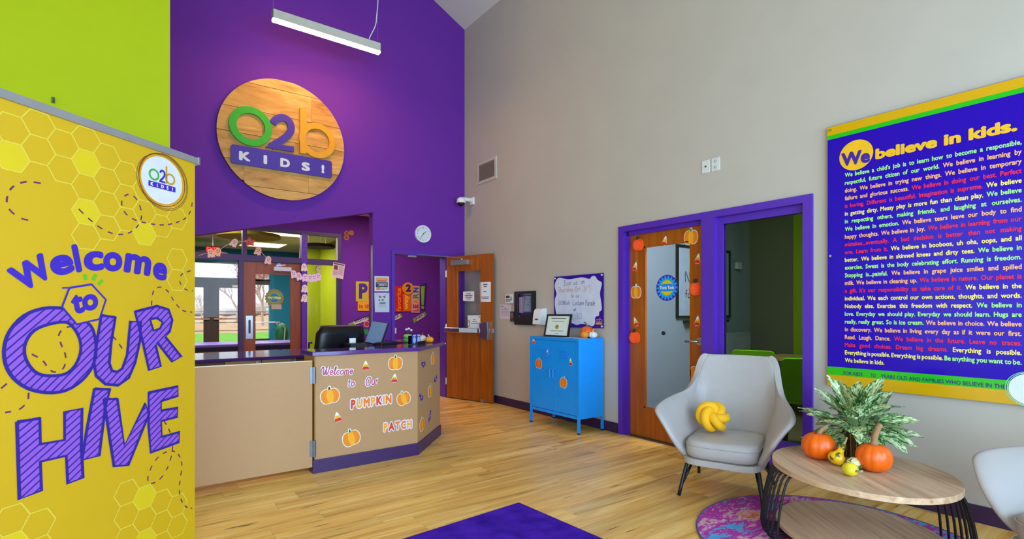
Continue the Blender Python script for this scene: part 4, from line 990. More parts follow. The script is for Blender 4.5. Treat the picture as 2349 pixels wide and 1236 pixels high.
# ------------------------------------------------------------------ wall fittings on the right wall
t = thing('air_grille', 'beige louvred air grille high on the grey wall', 'vent', RW.at(*RW.p(1118, 420)))
u0, v0, u1, v1 = prect(RW, 1096, 424, 1140, 354); u0, u1 = RW.p(1096, HY)[0], RW.p(1140, HY)[0]; v1 = RW.p(1096, 376)[1]; v0 = RW.p(1096, 425)[1]
obj('frame', G().prism(RW, [(u0, v0), (u1, v0), (u1, v1), (u0, v1)], 0, .018, [[(u0+.04, v0+.04), (u1-.04, v0+.04), (u1-.04, v1-.04), (u0+.04, v1-.04)]]), M('#C9BEB0', rough=.5), t)
obj('backing', G().fbox(RW, u0+.03, v0+.03, u1-.03, v1-.03, 0, .003), M('#4A4038'), t)
ns = 15
for k in range(ns):
    zz = v0+.045+(v1-v0-.09)*(k+.5)/ns; obj('slat', G().add([RW.at(u0+.04, zz+.008, .004), RW.at(u1-.04, zz+.008, .004), RW.at(u1-.04, zz-.006, .015), RW.at(u0+.04, zz-.006, .015), RW.at(u0+.04, zz+.0095, .005), RW.at(u1-.04, zz+.0095, .005), RW.at(u1-.04, zz-.0045, .016), RW.at(u0+.04, zz-.0045, .016)], [(0,1,2,3), (7,6,5,4), (0,4,5,1), (3,2,6,7), (0,3,7,4), (1,5,6,2)]), M('#A89C8E', rough=.5), t)
cm = thing('security_camera', 'white dome security camera bracketed at the wall corner', 'camera', RW.at(*RW.p(1086, 470)))
qu, qv = RW.p(1085, 461)
obj('wall_plate', G().fbox(RW, qu-.05, qv-.06, qu+.05, qv+.05, 0, .03), m_white, cm, bevel=.008)
obj('arm', G().tube([RW.at(qu, qv+.01, .02), RW.at(qu-.05, qv+.02, .12), RW.at(qu-.06, qv+.02, .16)], .03, 10), m_white, cm, smooth_=True)
cc_ = RW.at(qu-.06, qv-.03, .17)
obj('dome_cap', G().lathe([(.035, .07), (.062, .05), (.07, .0), (.068, -.01)][::-1], cc_, 20), m_white, cm, smooth_=True)
obj('lens_dome', G().lathe([(.055, -.01), (.05, -.03), (.034, -.05), (.01, -.06)][::-1], cc_, 20), M('#15151A', rough=.08), cm, smooth_=True)
for nm, lab, xx, y0_, y1_, x1_ in (('cable_plate', 'white cable outlet plate high on the grey wall', 1611, 370, 399, 1629), ('power_outlet', 'white double power outlet plate high on the grey wall', 1633, 364, 394, 1652)):
    u0, u1 = RW.p(xx, HY)[0], RW.p(x1_, HY)[0]; v1, v0 = RW.p(xx, y0_)[1], RW.p(xx, y1_)[1]
    t = thing(nm, lab, 'outlet', RW.at((u0+u1)/2, v0)); obj('plate', G().fbox(RW, u0, v0, u1, v1, 0, .008), M('#D9D9D6', rough=.4), t, bevel=.003)
    uc = (u0+u1)/2
    if nm == 'cable_plate': obj('port', G().disc(RW, uc, (v0+v1)/2, .008, .008, .012, 10), m_black, t)
    else:
        for dv in (-.026, .026):
            r_ = obj('receptacle', G().disc(RW, uc, (v0+v1)/2+dv, .017, .008, .0105, 16), M('#C6C6C2', rough=.4), t); s_g = G()
            for du in (-.006, .006): s_g.fbox(RW, uc+du-.0012, (v0+v1)/2+dv-.005, uc+du+.0012, (v0+v1)/2+dv+.006, .0105, .011)
            obj('slots', s_g, m_black, r_)
def pr(fr, x0, y0, x1, y1):
    a = fr.p(x0, HY)[0]; b = fr.p(x1, HY)[0]; xm = (x0+x1)/2; return a, fr.p(xm, y1)[1], b, fr.p(xm, y0)[1]
def wq(x, y): return (1140+x*.11331, 640+y*.11331)
t = thing('alarm_panel', 'white alarm panel with buttons left of the black case', 'panel', RW.at(*RW.p(1174, 697)))
a = pr(RW, 1164, 675, 1181, 696); obj('housing', G().fbox(RW, a[0], a[1], a[2], a[3], 0, .04), M('#DDDDD6', rough=.4), t, bevel=.006)
b = (a[2]-a[0]); h_ = a[3]-a[1]
obj('screen', G().fbox(RW, a[0]+b*.15, a[1]+h_*.6, a[0]+b*.62, a[1]+h_*.85, .04, .042), M('#33401C', rough=.3), t)
for i in range(3):
    for j in range(2): obj('button', G().fbox(RW, a[0]+b*(.14+.2*i), a[1]+h_*(.2+.16*j), a[0]+b*(.29+.2*i), a[1]+h_*(.31+.16*j), .04, .043), M('#7A7F88'), t)
obj('button', G().fbox(RW, a[0]+b*.75, a[1]+h_*.3, a[0]+b*.9, a[1]+h_*.75, .04, .043), M('#7A7F88'), t)
t = thing('wall_calendar', 'small pale calendar sheet taped beside the door', 'calendar', RW.at(*RW.p(1160, 732)))
a = pr(RW, 1147, 698, 1172, 731); obj('sheet', G().fbox(RW, a[0], a[1], a[2], a[3], 0, .003), M('#D9C9D0', rough=.8), t); g = G(); b, h_ = a[2]-a[0], a[3]-a[1]
for i in range(8): stroke(g, RW, [(a[0]+b*(.12+.1*i), a[1]+h_*.2), (a[0]+b*(.12+.1*i), a[1]+h_*.75)], .0022, .0036)
for j in range(6): stroke(g, RW, [(a[0]+b*.12, a[1]+h_*(.2+.11*j)), (a[0]+b*.82, a[1]+h_*(.2+.11*j))], .0022, .0036)
g.face(RW, circ(a[0]+b*.5, a[1]+h_*.72, .012, 8), .004); g.fbox(RW, a[0]+b*.08, a[1]+h_*.85, a[0]+b*.35, a[1]+h_*.9, .0031, .0036); obj('grid_print', g, M('#7A5A72'), t)
t = thing('access_keypad', 'dark access keypad with red lights beside the black case', 'keypad', RW.at(*RW.p(1178, 738)))
a = pr(RW, 1173, 714, 1181.5, 737.5); obj('housing', G().fbox(RW, a[0], a[1], a[2], a[3], 0, .025), M('#3C3E40', rough=.4), t, bevel=.004); b, h_ = a[2]-a[0], a[3]-a[1]
for j in range(4):
    for i in range(3): obj('key', G().fbox(RW, a[0]+b*(.2+.22*i), a[1]+h_*(.42+.12*j), a[0]+b*(.34+.22*i), a[1]+h_*(.48+.12*j), .025, .027), M('#8FA08A'), t)
obj('status_light', G().fbox(RW, a[0]+b*.2, a[1]+h_*.28, a[0]+b*.8, a[1]+h_*.36, .025, .027), M('#B02A1A', rough=.3), t)
t = thing('key_case', 'black wall case with glass window showing papers', 'case', RW.at(*RW.p(1208, 745)))
a = pr(RW, 1186.5, 668, 1230, 745); kf_ = RW
b, h_ = a[2]-a[0], a[3]-a[1]; win = [(a[0]+b*.16, a[1]+h_*.3), (a[0]+b*.9, a[1]+h_*.3), (a[0]+b*.9, a[1]+h_*.92), (a[0]+b*.16, a[1]+h_*.92)]
obj('frame', G().prism(RW, [(a[0], a[1]), (a[2], a[1]), (a[2], a[3]), (a[0], a[3])], 0, .05, [win]), m_black, t)
obj('back', G().fbox(RW, a[0]+.01, a[1]+.01, a[2]-.01, a[3]-.01, 0, .004), M('#0A0A14'), t)
obj('paper_roll', G().fbox(RW, a[0]+b*.2, a[1]+h_*.36, a[0]+b*.36, a[1]+h_*.83, .004, .03), M('#BCA7A8'), t)
obj('leaflet', G().prism(RW, [(a[0]+b*.42, a[1]+h_*.42), (a[0]+b*.7, a[1]+h_*.42), (a[0]+b*.7, a[1]+h_*.85), (a[0]+b*.52, a[1]+h_*.85)], .004, .015), M('#6E7390'), t)
obj('glass', G().prism(RW, win, .040, .043), m_glass, t)
obj('lock', G().disc(RW, a[0]+b*.3, a[1]+h_*.26, .012, .05, .058, 10), M('#6A6A60', metal=.7), t)
t = thing('sanitizer_dispenser', 'white soap dispenser on the wall behind the framed certificate', 'dispenser', RW.at(*RW.p(1236, 746)))
a = pr(RW, 1237, 708, 1254, 744); b, h_ = a[2]-a[0], a[3]-a[1]
XP = Frame(RW.at(a[0], 0, 0), -RW.N, Z)
prof = smooth([(0, a[1]), (-.1, a[1]), (-.105, a[1]+h_*.2), (-.10, a[1]+h_*.5), (-.085, a[1]+h_*.85), (-.06, a[3]), (-.02, a[3]+.004), (0, a[3])], 3)
obj('housing', G().prism(XP, [(q[0], q[1]) for q in prof], 0, b), m_white, t, bevel=.008)
obj('level_window', G().fbox(Frame(RW.at(a[0]+b*.3, 0, .104), RW.U, Z), 0, a[1]+h_*.28, b*.4, a[1]+h_*.38, 0, .003), M('#5A6070', rough=.2), t)
obj('nozzle', G().box(tuple(RW.at(a[0]+b*.35, a[1]-.012, .04)), tuple(RW.at(a[0]+b*.65, a[1], .08))), M('#B8BAC4'), t)
t = thing('wall_hook', 'tiny dark hook on the lime wall above the banner', 'hook', (0, 4.6, 0)); LFm = Frame((0, 4.6, 0), (1, 0, 0), Z); qu, qv = LFm.p(122, 230); t.location = LFm.at(qu, qv); WM[t.name] = Matrix.Translation(t.location)
obj('plate', G().fbox(LFm, qu-.008, qv-.02, qu+.008, qv+.02, 0, .006), M('#3C4A10', rough=.5), t); obj('prong', G().tube([LFm.at(qu, qv-.01, .005), LFm.at(qu, qv-.014, .03), LFm.at(qu, qv+.006, .036)], .004, 6), M('#3C4A10', rough=.5), t)

# ------------------------------------------------------------------ blue locker cabinet
cx0, cx1, cyA, cyB, cz0, cz1 = 3.765, 4.14, 3.905, 4.72, .155, .998
cb = thing('locker_cabinet', 'bright blue metal locker cabinet on four legs', 'cabinet', ((cx0+cx1)/2, (cyA+cyB)/2, 0))
KF_ = Frame((cx0, 0, 0), (0, -1, 0), Z)
obj('body', G().box((cx0+.022, cyA, cz0), (cx1, cyB, cz1)), m_blue, cb, bevel=.003)
obj('face_frame', G().prism(KF_, [(-cyB, cz0), (-cyA, cz0), (-cyA, cz1), (-cyB, cz1)], -.022, 0, [[(-cyB+.03, cz0+.03), (-cyA-.03, cz0+.03), (-cyA-.03, cz1-.03), (-cyB+.03, cz1-.03)]]), m_blue, cb)
ym = (cyA+cyB)/2
for (a, b, sd) in ((-cyB+.033, -ym-.002, 1), (-ym+.002, -cyA-.033, -1)):
    d = obj('door', G().fbox(KF_, a, cz0+.034, b, cz1-.034, -.02, -.006), m_blue, cb, bevel=.002)
    uc = a+(b-a)*(.62 if sd > 0 else .45)
    for k in range(4): obj('louvre', G().fbox(KF_, uc-.07, cz1-.145-.028*k, uc+.07, cz1-.137-.028*k, -.006, .003), m_blue, d)
    uh = b-.022 if sd > 0 else a+.03
    obj('handle', G().tube([KF_.at(uh, .66, -.008), KF_.at(uh, .65, .028), KF_.at(uh, .56, .028), KF_.at(uh, .55, -.008)], .006, 8), M('#2E9AE0', rough=.35), d)
for (xx, yy) in ((cx0+.012, cyA+.012), (cx0+.012, cyB-.012), (cx1-.012, cyA+.012), (cx1-.012, cyB-.012)):
    lg = obj('leg', G().box((xx-.012, yy-.012, .012), (xx+.012, yy+.012, cz0)), m_blue, cb); obj('foot_cap', G().box((xx-.013, yy-.013, 0), (xx+.013, yy+.013, .014)), m_black, lg)
CFo = KF_.off(-.0055)
candy_sticker(CFo, 1224, 781, .026, .036, 'candy corn sticker at the top corner of the blue cabinet', .15, False)
candy_sticker(CFo, 1255, 808, .028, .036, 'candy corn sticker beside the left louvres of the blue cabinet', -.25, True)
candy_sticker(CFo, 1309, 830, .026, .037, 'candy corn sticker on the right door of the blue cabinet', .1, True)
pumpkin_sticker(CFo, 1236, 834, .050, .054, 'orange pumpkin sticker on the left door of the blue cabinet', -.1, M('#3A4A2A'), (M('#E8640A'), M('#F07A14')))
pumpkin_sticker(CFo, 1292.5, 878, .053, .055, 'orange pumpkin sticker under the handles of the blue cabinet', -.15, M('#8A6A30'), (M('#EE8812'), M('#EE8812')))
# framed certificate, papers and pumpkins on the cabinet
ceO = FLP(1247, 768, cz1); ceE = FLP(1301, 768, cz1)
yA = 4.52; xA = 3.87; CEF = Frame((xA, yA, cz1), (.06, -.42, 0), Vector((.0, .0, 1))); CEF = Frame(CEF.O, CEF.U, (Z*.97+(-CEF.N)*.24).normalized())
q = CEF.P([(1247, 768), (1304, 766), (1304, 721), (1252, 721)]); fw_, fh_ = q[1][0]-q[0][0], .265; fu = q[0][0]
ce = thing('framed_certificate', 'black framed certificate with gold seal standing on the cabinet', 'certificate', CEF.at(fu+fw_/2, 0))
obj('frame', G().prism(CEF, [(fu, 0), (fu+fw_, 0), (fu+fw_, fh_), (fu, fh_)], -.018, 0, [[(fu+.02, .02), (fu+fw_-.02, .02), (fu+fw_-.02, fh_-.02), (fu+.02, fh_-.02)]]), m_black, ce)
obj('certificate', G().fbox(CEF, fu+.015, .015, fu+fw_-.015, fh_-.015, -.014, -.008), M('#DCE2D2', rough=.5), ce)
g = G().face(CEF, circ(fu+fw_*.48, fh_*.45, .026, 20), -.0074); obj('gold_seal', g, M('#B8A020', rough=.35, metal=.4), ce)
g = G()
for vv, ww, th in ((.80, .6, .010), (.68, .5, .007), (.28, .55, .004), (.25, .5, .004), (.15, .15, .004)):
    g.face(CEF, [(fu+fw_*(.5-ww/2), fh_*vv), (fu+fw_*(.5+ww/2), fh_*vv), (fu+fw_*(.5+ww/2), fh_*vv+th), (fu+fw_*(.5-ww/2), fh_*vv+th)], -.0074)
obj('print_lines', g, M('#6A7A72'), ce)
obj('easel_back', G().tube([CEF.at(fu+fw_/2, fh_*.7, -.018), CEF.at(fu+fw_/2, .01, -.018)-CEF.N*0+Vector((.05, 0, -.003))], .004, 6), m_black, ce)
tag(obj('loose_paper', G().prism(Frame((3.85, 4.22, cz1+.001), (.1, -1, 0), (1, .1, 0)), [(0, -.04), (.26, -.06), (.28, .07), (.03, .10)], 0, .003).xf(Matrix.Identity(4)), M('#C9B8C8', rough=.6)), 'thin leaflet lying on the cabinet before the certificate', 'paper')

# ------------------------------------------------------------------ pumpkins
def pumpkin(name, label, c, r, h, mat, mstem, ribs=9, stem_h=.05, lean=(0, 0), group=None, seg=54, depth=.10, sr_=.012, rz=0.0, cat='pumpkin'):
    t = thing(name, label, cat, c, rz, group)
    prof = []
    n = 14
    for i in range(n+1):
        a = -PI/2+PI*i/n; rr = math.cos(a)**.75 if math.cos(a) > 0 else 0; z = h/2+math.sin(a)*h/2
        if i == n: rr, z = .12, h*.93
        if i == n-1: rr = max(rr, .38)
        if i == 0: rr, z = .2, h*.02
        prof.append((max(r*rr, .001), z))
    g = G().lathe(prof, (0, 0, 0), seg, lambda t_, z: 1-depth*(1-abs(math.sin(ribs*t_/2))**.55)); b = obj('body', g, mat, t, smooth_=True, local=True)
    P = [(0, 0, h*.9), (lean[0]*.15, lean[1]*.15, h*.9+stem_h*.45), (lean[0]*.6, lean[1]*.6, h*.9+stem_h*.85), (lean[0], lean[1], h*.9+stem_h)]
    obj('stem', G().tube(smooth(P, 3), [sr_*2.1, sr_*1.5]+[sr_*1.1]*6+[sr_*1.15, sr_*1.1], 8), mstem, t, smooth_=True, local=True)
    return t
m_pk = M('#F26400', rough=.38, var=.10, scale=9, name='pumpkin_rind'); m_pk2 = M('#F08A10', rough=.4, var=.08, scale=12, name='light_orange_rind'); m_stm = M('#97724A', rough=.8, var=.2, scale=30, name='dry_stem'); m_stg = M('#6A7050', rough=.8, var=.2, scale=30)
pc = FLP(1352, 768, cz1); pumpkin('pumpkin', 'round orange pumpkin with grey curled stem on the blue cabinet', (4.06, 4.078, cz1), .076, .125, m_pk, m_stg, 9, .06, (-.02, .03), 'pumpkins on the cabinet', sr_=.008)
pumpkin('pumpkin', 'small yellow orange pumpkin at the left on the cabinet', (3.95, 4.005, cz1), .045, .075, m_pk2, m_stm, 9, .02, (0, .005), 'pumpkins on the cabinet', depth=.04, sr_=.005)
pumpkin('pumpkin', 'small ribbed white pumpkin on the blue cabinet', (4.03, 3.963, cz1), .05, .07, M('#E4E2DA', rough=.5), M('#E8C8B0', rough=.7), 9, .035, (.005, -.015), 'pumpkins on the cabinet', depth=.12, sr_=.005)

# ------------------------------------------------------------------ decorations on the meeting room door
def honeycomb_pumpkin(fr, cx, cy, r, label):
    u, v = fr.p(cx, cy); t = thing('paper_pumpkin', label, 'decoration', fr.at(u, v-r, 0), 0, 'honeycomb paper pumpkins')
    vs = []; ns_, nr = 36, 12; g = G()
    for i in range(nr+1):
        a = -PI/2+PI*i/nr
        for k in range(ns_+1):
            th = PI*k/ns_; m_ = (1-.10*((k+i) % 2))*(1-.05*(i % 2)); rr = r*math.cos(a)**.6*m_ if math.cos(a) > 1e-6 else .001
            vs.append(fr.at(u+rr*math.cos(th)*1.08, v+math.sin(a)*r*.92, .001+rr*math.sin(th)*.75))
    fs = [(i*(ns_+1)+k, (i+1)*(ns_+1)+k, (i+1)*(ns_+1)+k+1, i*(ns_+1)+k+1) for i in range(nr) for k in range(ns_)]
    g.add(vs, fs); obj('honeycomb_body', g, M('#FF5A10', rough=.8, var=.08), t)
    obj('stem', G().tube([fr.at(u, v+r*.8, .02), fr.at(u+r*.02, v+r*1.15, .02), fr.at(u+r*.1, v+r*1.35, .02)], [r*.2, r*.16, r*.18], 8), M('#33201A', rough=.8), t)
honeycomb_pumpkin(DF, 1465, 562, .066, 'honeycomb paper pumpkin at the top left door corner')
honeycomb_pumpkin(DF, 1597.5, 663, .068, 'honeycomb paper pumpkin on the right door stile above the handle')
honeycomb_pumpkin(DF, 1457, 774, .066, 'honeycomb paper pumpkin low on the left door stile')
pumpkin_sticker(DF, 1585, 544, .070, .066, 'orange pumpkin cutout at the top right door corner', 0, m_dgreen)
pumpkin_sticker(DF, 1459, 670, .064, .062, 'orange pumpkin cutout with white stem on the left door stile', 0, M('#D8D0C0'))
pumpkin_sticker(DF, 1597, 857, .066, .066, 'orange pumpkin cutout low on the right door stile behind the armchair', -.15, m_dgreen)
for x_, y_, fc, lab, an in ((1525, 552, False, 'candy corn cutout in the middle of the door top rail', -.3), (1457, 611, False, 'candy corn cutout high on the left door stile', -.3), (1601, 593, True, 'candy corn cutout with eyes high on the right door stile', -.2), (1458, 738, False, 'candy corn cutout low on the left door stile', .35), (1600, 736, True, 'candy corn cutout on the right door stile just above the handle', -.1)):
    candy_sticker(DF, x_, y_, .033, .044, lab, an, fc)
TF = DF.off(-.0195); tu, tv = TF.p(1530, 660); R0 = .128
tt = thing('door_sticker', 'round blue and purple Think Tank sticker on the door glass', 'sticker', TF.at(tu, tv-R0))
obj('disc', G().disc(TF, tu, tv, R0, 0, .0012, 40), M('#3A18A8', rough=.4), tt)
g = G()
for k in range(18):
    a = 2*PI*k/18; ca, sa = math.cos(a), math.sin(a); g.face(TF, [(tu+ca*x-sa*y, tv+sa*x+ca*y) for x, y in [(R0*.55+R0*.36*math.cos(b_)*1.05+R0*.04, R0*.12*math.sin(b_)) for b_ in [2*PI*i/10 for i in range(10)]]], .0018)
g.face(TF, circ(tu, tv, R0*.72, 32), .0019); obj('petals', g, M('#19A0E8', rough=.4), tt)
obj('lime_ring', G().face(TF, circ(tu, tv, R0*.60, 32), .0023), M('#9ACC18', rough=.4), tt); obj('yellow_center', G().face(TF, circ(tu, tv, R0*.54, 32), .0027), m_yel, tt)
obj('name_band', G().face(TF, [(tu-R0*.72, tv-R0*.2), (tu-R0*.3, tv-R0*.27), (tu+R0*.3, tv-R0*.27), (tu+R0*.72, tv-R0*.2), (tu+R0*.72, tv+R0*.2), (tu+R0*.3, tv+R0*.3), (tu-R0*.3, tv+R0*.3), (tu-R0*.72, tv+R0*.2)], .0031), M('#0F8AD8', rough=.4), tt)
g = G(); text_quad(g, TF, 'Think Tank', (tu-R0*.66, tv-R0*.11), (tu+R0*.66, tv-R0*.11), (tu-R0*.66, tv+R0*.14), .0036, .03, 4); obj('lettering', g, m_white, tt)
ku, kv = TF.p(1523, 764); tag(obj('suction_hook', G().disc(TF, ku, kv, .02, 0, .012, 16), M('#12202E', rough=.4)), 'small black suction hook on the door glass', 'hook')

# ------------------------------------------------------------------ notices
def notice(fr, quad, label, cat='notice', name='paper_notice', col='#E8E6E4', n=.001, lines=(), pics=()):
    """sheet of paper from four photo corners; lines/pics are printed marks in its own unit square"""
    P = fr.P(quad); c = [sum(q[i] for q in P)/4 for i in (0, 1)]; t = thing(name, label, cat, fr.at(c[0], min(q[1] for q in P), n))
    obj('sheet', G().prism(fr, P, n, n+.0012), M(col, rough=.8, var=.02), t)
    def at(x, y): # x right, y up
        b = [P[3][i]+(P[2][i]-P[3][i])*x for i in (0, 1)]; tp_ = [P[0][i]+(P[1][i]-P[0][i])*x for i in (0, 1)]; return tuple(b[i]+(tp_[i]-b[i])*y for i in (0, 1))
    by = {}
    for (x0, y0, x1, y1, m) in list(lines)+list(pics):
        by.setdefault(m, G()).face(fr, [at(x0, y0), at(x1, y0), at(x1, y1), at(x0, y1)], n+.0016+.0002*len(by))
    for m, g in by.items(): obj('print', g, m, t)
    return t, at
m_tx = M('#55525E', rough=.8); m_rtx = M('#B0504A', rough=.8)
notice(OD, [(1062.5, 669), (1088, 668), (1088, 691), (1062.5, 690)], 'small white notice taped to the open door glass', lines=[(.3, .72, .7, .8, m_rtx), (.15, .52, .85, .62, m_rtx), (.2, .35, .8, .42, m_tx), (.3, .18, .7, .26, m_rtx)])
notice(OD, [(1101, 647.5), (1126, 646), (1126, 692), (1102, 692)], 'tall white notice on the stile of the open door', lines=[(.3, .85, .7, .9, m_tx), (.35, .75, .65, .79, m_tx), (.3, .5, .6, .54, m_tx), (.12, .22, .85, .26, m_tx), (.15, .14, .8, .18, m_tx)])
tn, at_ = notice(OD, [(1073, 723), (1104, 723), (1104, 754), (1073.5, 754)], 'leaf bordered note above the push bar of the open door', lines=[(.4, .68, .6, .73, m_tx), (.35, .52, .7, .58, M('#D08A50')), (.25, .38, .8, .42, m_tx)])
g = G()
for k in range(26):
    s_ = random.choice((-1, 1)); c = at_(.5+s_*random.uniform(.32, .46), random.uniform(.05, .95)); g.face(OD, circ(c[0], c[1], .008, 6), .0032)
obj('leaf_border', g, M('#B86A1C'), tn)
m_nv, m_or_ = M('#2E3550'), M('#E08A4A')
notice(BW, [(859, 633), (892, 634), (892, 668), (859, 668)], 'orange and navy event flyer on the purple pillar', 'flyer', 'event_flyer', lines=[(.08, .62, .92, .92, M('#E0A070')), (.2, .66, .8, .72, M('#D8461C')), (.08, .28, .92, .6, m_nv), (.15, .5, .85, .53, m_paper), (.3, .42, .7, .45, m_paper), (.25, .35, .65, .38, m_paper), (.12, .08, .4, .28, m_or_), (.42, .08, .7, .24, M('#A8B4B8')), (.72, .1, .9, .26, M('#C8B49A')), (.7, .36, .86, .46, m_or_)])
tn, at_ = notice(BW, [(858.5, 671), (893, 671), (893, 716), (860, 716)], 'pale costume flyer on the pillar under the orange flyer', 'flyer', 'costume_flyer', '#CDD6E6', lines=[(.25, .6, .38, .64, m_ink), (.45, .58, .62, .66, M('#707888')), (.32, .42, .74, .52, M('#808894')), (.25, .35, .78, .37, M('#9AA0AC')), (.25, .26, .82, .28, M('#9AA0AC'))])
g = G()
for x_ in (.36, .66): c = at_(x_, .78); g.face(BW, circ(c[0], c[1], .016, 10), .0036)
obj('pumpkin_print', g, M('#B04A4A'), tn); g = G(); stroke(g, BW, [at_(x_, y_) for x_, y_ in ((.12, .93), (.3, .82), (.5, .8), (.7, .83), (.9, .95))], .004, .0034); obj('bunting_print', g, M('#707888'), tn)
notice(CW.off(.03), [(765, 601), (791.5, 606), (787, 640.5), (760.5, 634)], 'tilted text flyer taped at the corner of the glazed partition', 'flyer', 'text_flyer', '#D9C6CC', lines=[(.05, .88, .95, .96, M('#4A2A4A')), (.1, .52, .42, .82, M('#6A2A3A'))]+[(.5, .8-.07*k, .92, .82-.07*k, m_tx) for k in range(9)]+[(.08, .42-.06*k, .45, .44-.06*k, m_tx) for k in range(5)])

# ------------------------------------------------------------------ corridor wall letters and strips
def cz_(x, y): return (800+x*.18611, 620+y*.18611)
def cut(name, label, cat, fr, pts, m, n0=0, n1=.02, group=None, px=True, holes=()):
    P = fr.P(pts) if px else pts; t = thing(name, label, cat, fr.at(sum(q[0] for q in P)/len(P), min(q[1] for q in P)), 0, group)
    obj('board', G().prism(fr, P, n0, n1, holes), m, t); return t
def lett(t, fr, body, bl, br, tl, n, m, bold=.03):
    g = G(); text_px(g, fr, body, bl, br, tl, n, bold, 4); obj('lettering', g, m, t)
t = cut('slogan_sign', 'yellow green panel with large purple P on the corridor wall', 'wall letters', CW, [cz_(85,135), cz_(330,142), cz_(330,385), cz_(85,383)], M('#C8B832', rough=.5), group='wall slogan panels')
g = G(); text_px(g, CW, 'P', cz_(120,352), cz_(228,352), cz_(120,160), .0206, .05, 4); obj('lettering', g, M('#452284'), t); g = G(); text_px(g, CW, 'L', cz_(235,352), cz_(325,354), cz_(235,160), .0206, .05, 4); obj('lettering', g, M('#E08A10'), t)
t = cut('slogan_sign', 'orange panel reading is the on the corridor wall', 'wall letters', CW, [cz_(108,382), cz_(330,384), cz_(330,500), cz_(108,498)], M('#EFA210', rough=.5), group='wall slogan panels'); lett(t, CW, 'is the', cz_(125,467), cz_(300,470), cz_(125,413), .0206, M('#8C3A10'), .02)
t = cut('slogan_sign', 'red panel with the upright word favorite', 'wall letters', CW, [cz_(540,195), cz_(658,198), cz_(668,515), cz_(540,513)], M('#C81A10', rough=.5), group='wall slogan panels')
def vtext(t, fr, body, x0, x1, yb, yt, n, m, bold=.02):  # reads upwards
    g = G(); text_px(g, fr, body, cz_(x1, yb), cz_(x1, yt), cz_(x0, yb), n, bold, 4); obj('lettering', g, m, t)
vtext(t, CW, 'favorite', 580, 640, 503, 220, .0206, M('#F08A10'))
t = cut('slogan_sign', 'orange panel with the upright word way', 'wall letters', CW, [cz_(660,290), cz_(768,292), cz_(770,505), cz_(668,505)], M('#E06A10', rough=.5), group='wall slogan panels'); vtext(t, CW, 'way', 685, 745, 487, 300, .0206, M('#F4C030'), .04)
u, v = CW.p(*cz_(722, 224)); t = thing('number_disc', 'orange disc with purple 2 on the corridor wall', 'wall letters', CW.at(u, v-.12), 0, 'wall slogan panels'); obj('disc', G().disc(CW, u, v, .125, .02, .04, 32), M('#E8920C'), t); lett(t, CW, '2', cz_(692,266), cz_(758,266), cz_(692,172), .0406, M('#2A1C7A'), .06)
t = cut('slogan_sign', 'pink striped panel with LEARN in coloured upright capitals', 'wall letters', CW, [cz_(768,188), cz_(868,195), cz_(868,522), cz_(768,520)], M('#D8A8A8', rough=.5), group='wall slogan panels')
for ch, y0, y1, m in (('L', 505, 470, m_red), ('E', 465, 418, M('#C02A1A')), ('A', 412, 355, M('#E8920C')), ('R', 345, 285, m_green), ('N', 272, 212, M('#2450A8'))): vtext(t, CW, ch, 785, 856, y0, y1, .0206, m, .05)
t = cut('exclamation_mark', 'lime and purple exclamation mark ending the wall slogan', 'wall letters', CW, [cz_(868,195), cz_(955,152), cz_(935,490), cz_(885,478)], M('#3A1E78'), group='wall slogan panels')
obj('bar', G().prism(CW, CW.P([cz_(880,200), cz_(930,193), cz_(915,430), cz_(893,430)]), .02, .03), M('#86B81A'), t); u, v = CW.p(*cz_(904,458)); obj('dot', G().disc(CW, u, v, .034, .02, .03, 16), M('#86B81A'), t)
for pts, body, tx, lab in (([(-10, 660), (265, 555), (285, 598), (10, 690)], 'WELCOME', ((75,650), (262,580), (62,612)), 'pale strip reading WELCOME with green ends on the corridor wall'),
                           ([(540, 575), (640, 530), (660, 575), (545, 625)], 'OUR', ((562,600), (622,572), (548,570)), 'pale strip reading OUR beside the doorway'),
                           ([(790, 600), (938, 513), (958, 552), (808, 648)], 'FARM', ((835,612), (912,568), (822,580)), 'pale strip reading FARM with green ends on the corridor wall')):
    t = cut('word_strip', lab, 'wall sign', CW, [cz_(*q) for q in (pts[3], pts[2], pts[1], pts[0])], M('#CFCFC8', rough=.6), 0, .012, 'farm welcome strips')
    q = [Vector(CW.p(*cz_(*p))) for p in pts]
    def seg(a, b): return [tuple(q[3].lerp(q[2], a)), tuple(q[3].lerp(q[2], b)), tuple(q[0].lerp(q[1], b)), tuple(q[0].lerp(q[1], a))]
    if body != 'OUR': obj('green_end', G().face(CW, seg(0, .22), .0126), M('#78A838'), t)
    obj('green_end', G().face(CW, seg(.82, 1), .0126), M('#78A838'), t); lett(t, CW, body, cz_(*tx[0]), cz_(*tx[1]), cz_(*tx[2]), .0132, m_ink, .02)
u, v = CW.p(841, 743); t = thing('apple_cutout', 'small red round cutout below the WELCOME strip', 'decoration', CW.at(u, v-.06)); obj('rim', G().disc(CW, u, v, .062, 0, .006, 20), M('#E0A0A8'), t); obj('center', G().disc(CW, u, v, .045, .006, .009, 20), M('#B03028'), t)
t = thing('green_cutout', 'green T shaped cutout on the corridor wall behind the monitor', 'decoration', CW.at(*CW.p(833, 795)))
def tz(x, y): return (715+x*.0894, 730+y*.0894)
T_ = [(1165,360),(1180,330),(1250,295),(1380,275),(1440,290),(1440,400),(1360,420),(1345,560),(1350,700),(1260,700),(1230,560),(1250,430),(1190,425),(1165,400)]
obj('outline_board', G().prism(CW, CW.P([tz(x+ (x-1300)*.06, y+(y-480)*.05) for x, y in T_][::-1]), 0, .008), M('#1A3A4A'), t); obj('face_board', G().prism(CW, CW.P([tz(*p) for p in T_][::-1]), .008, .014), M('#0E9A5C'), t)  # larger dark board forms the outline of the green one
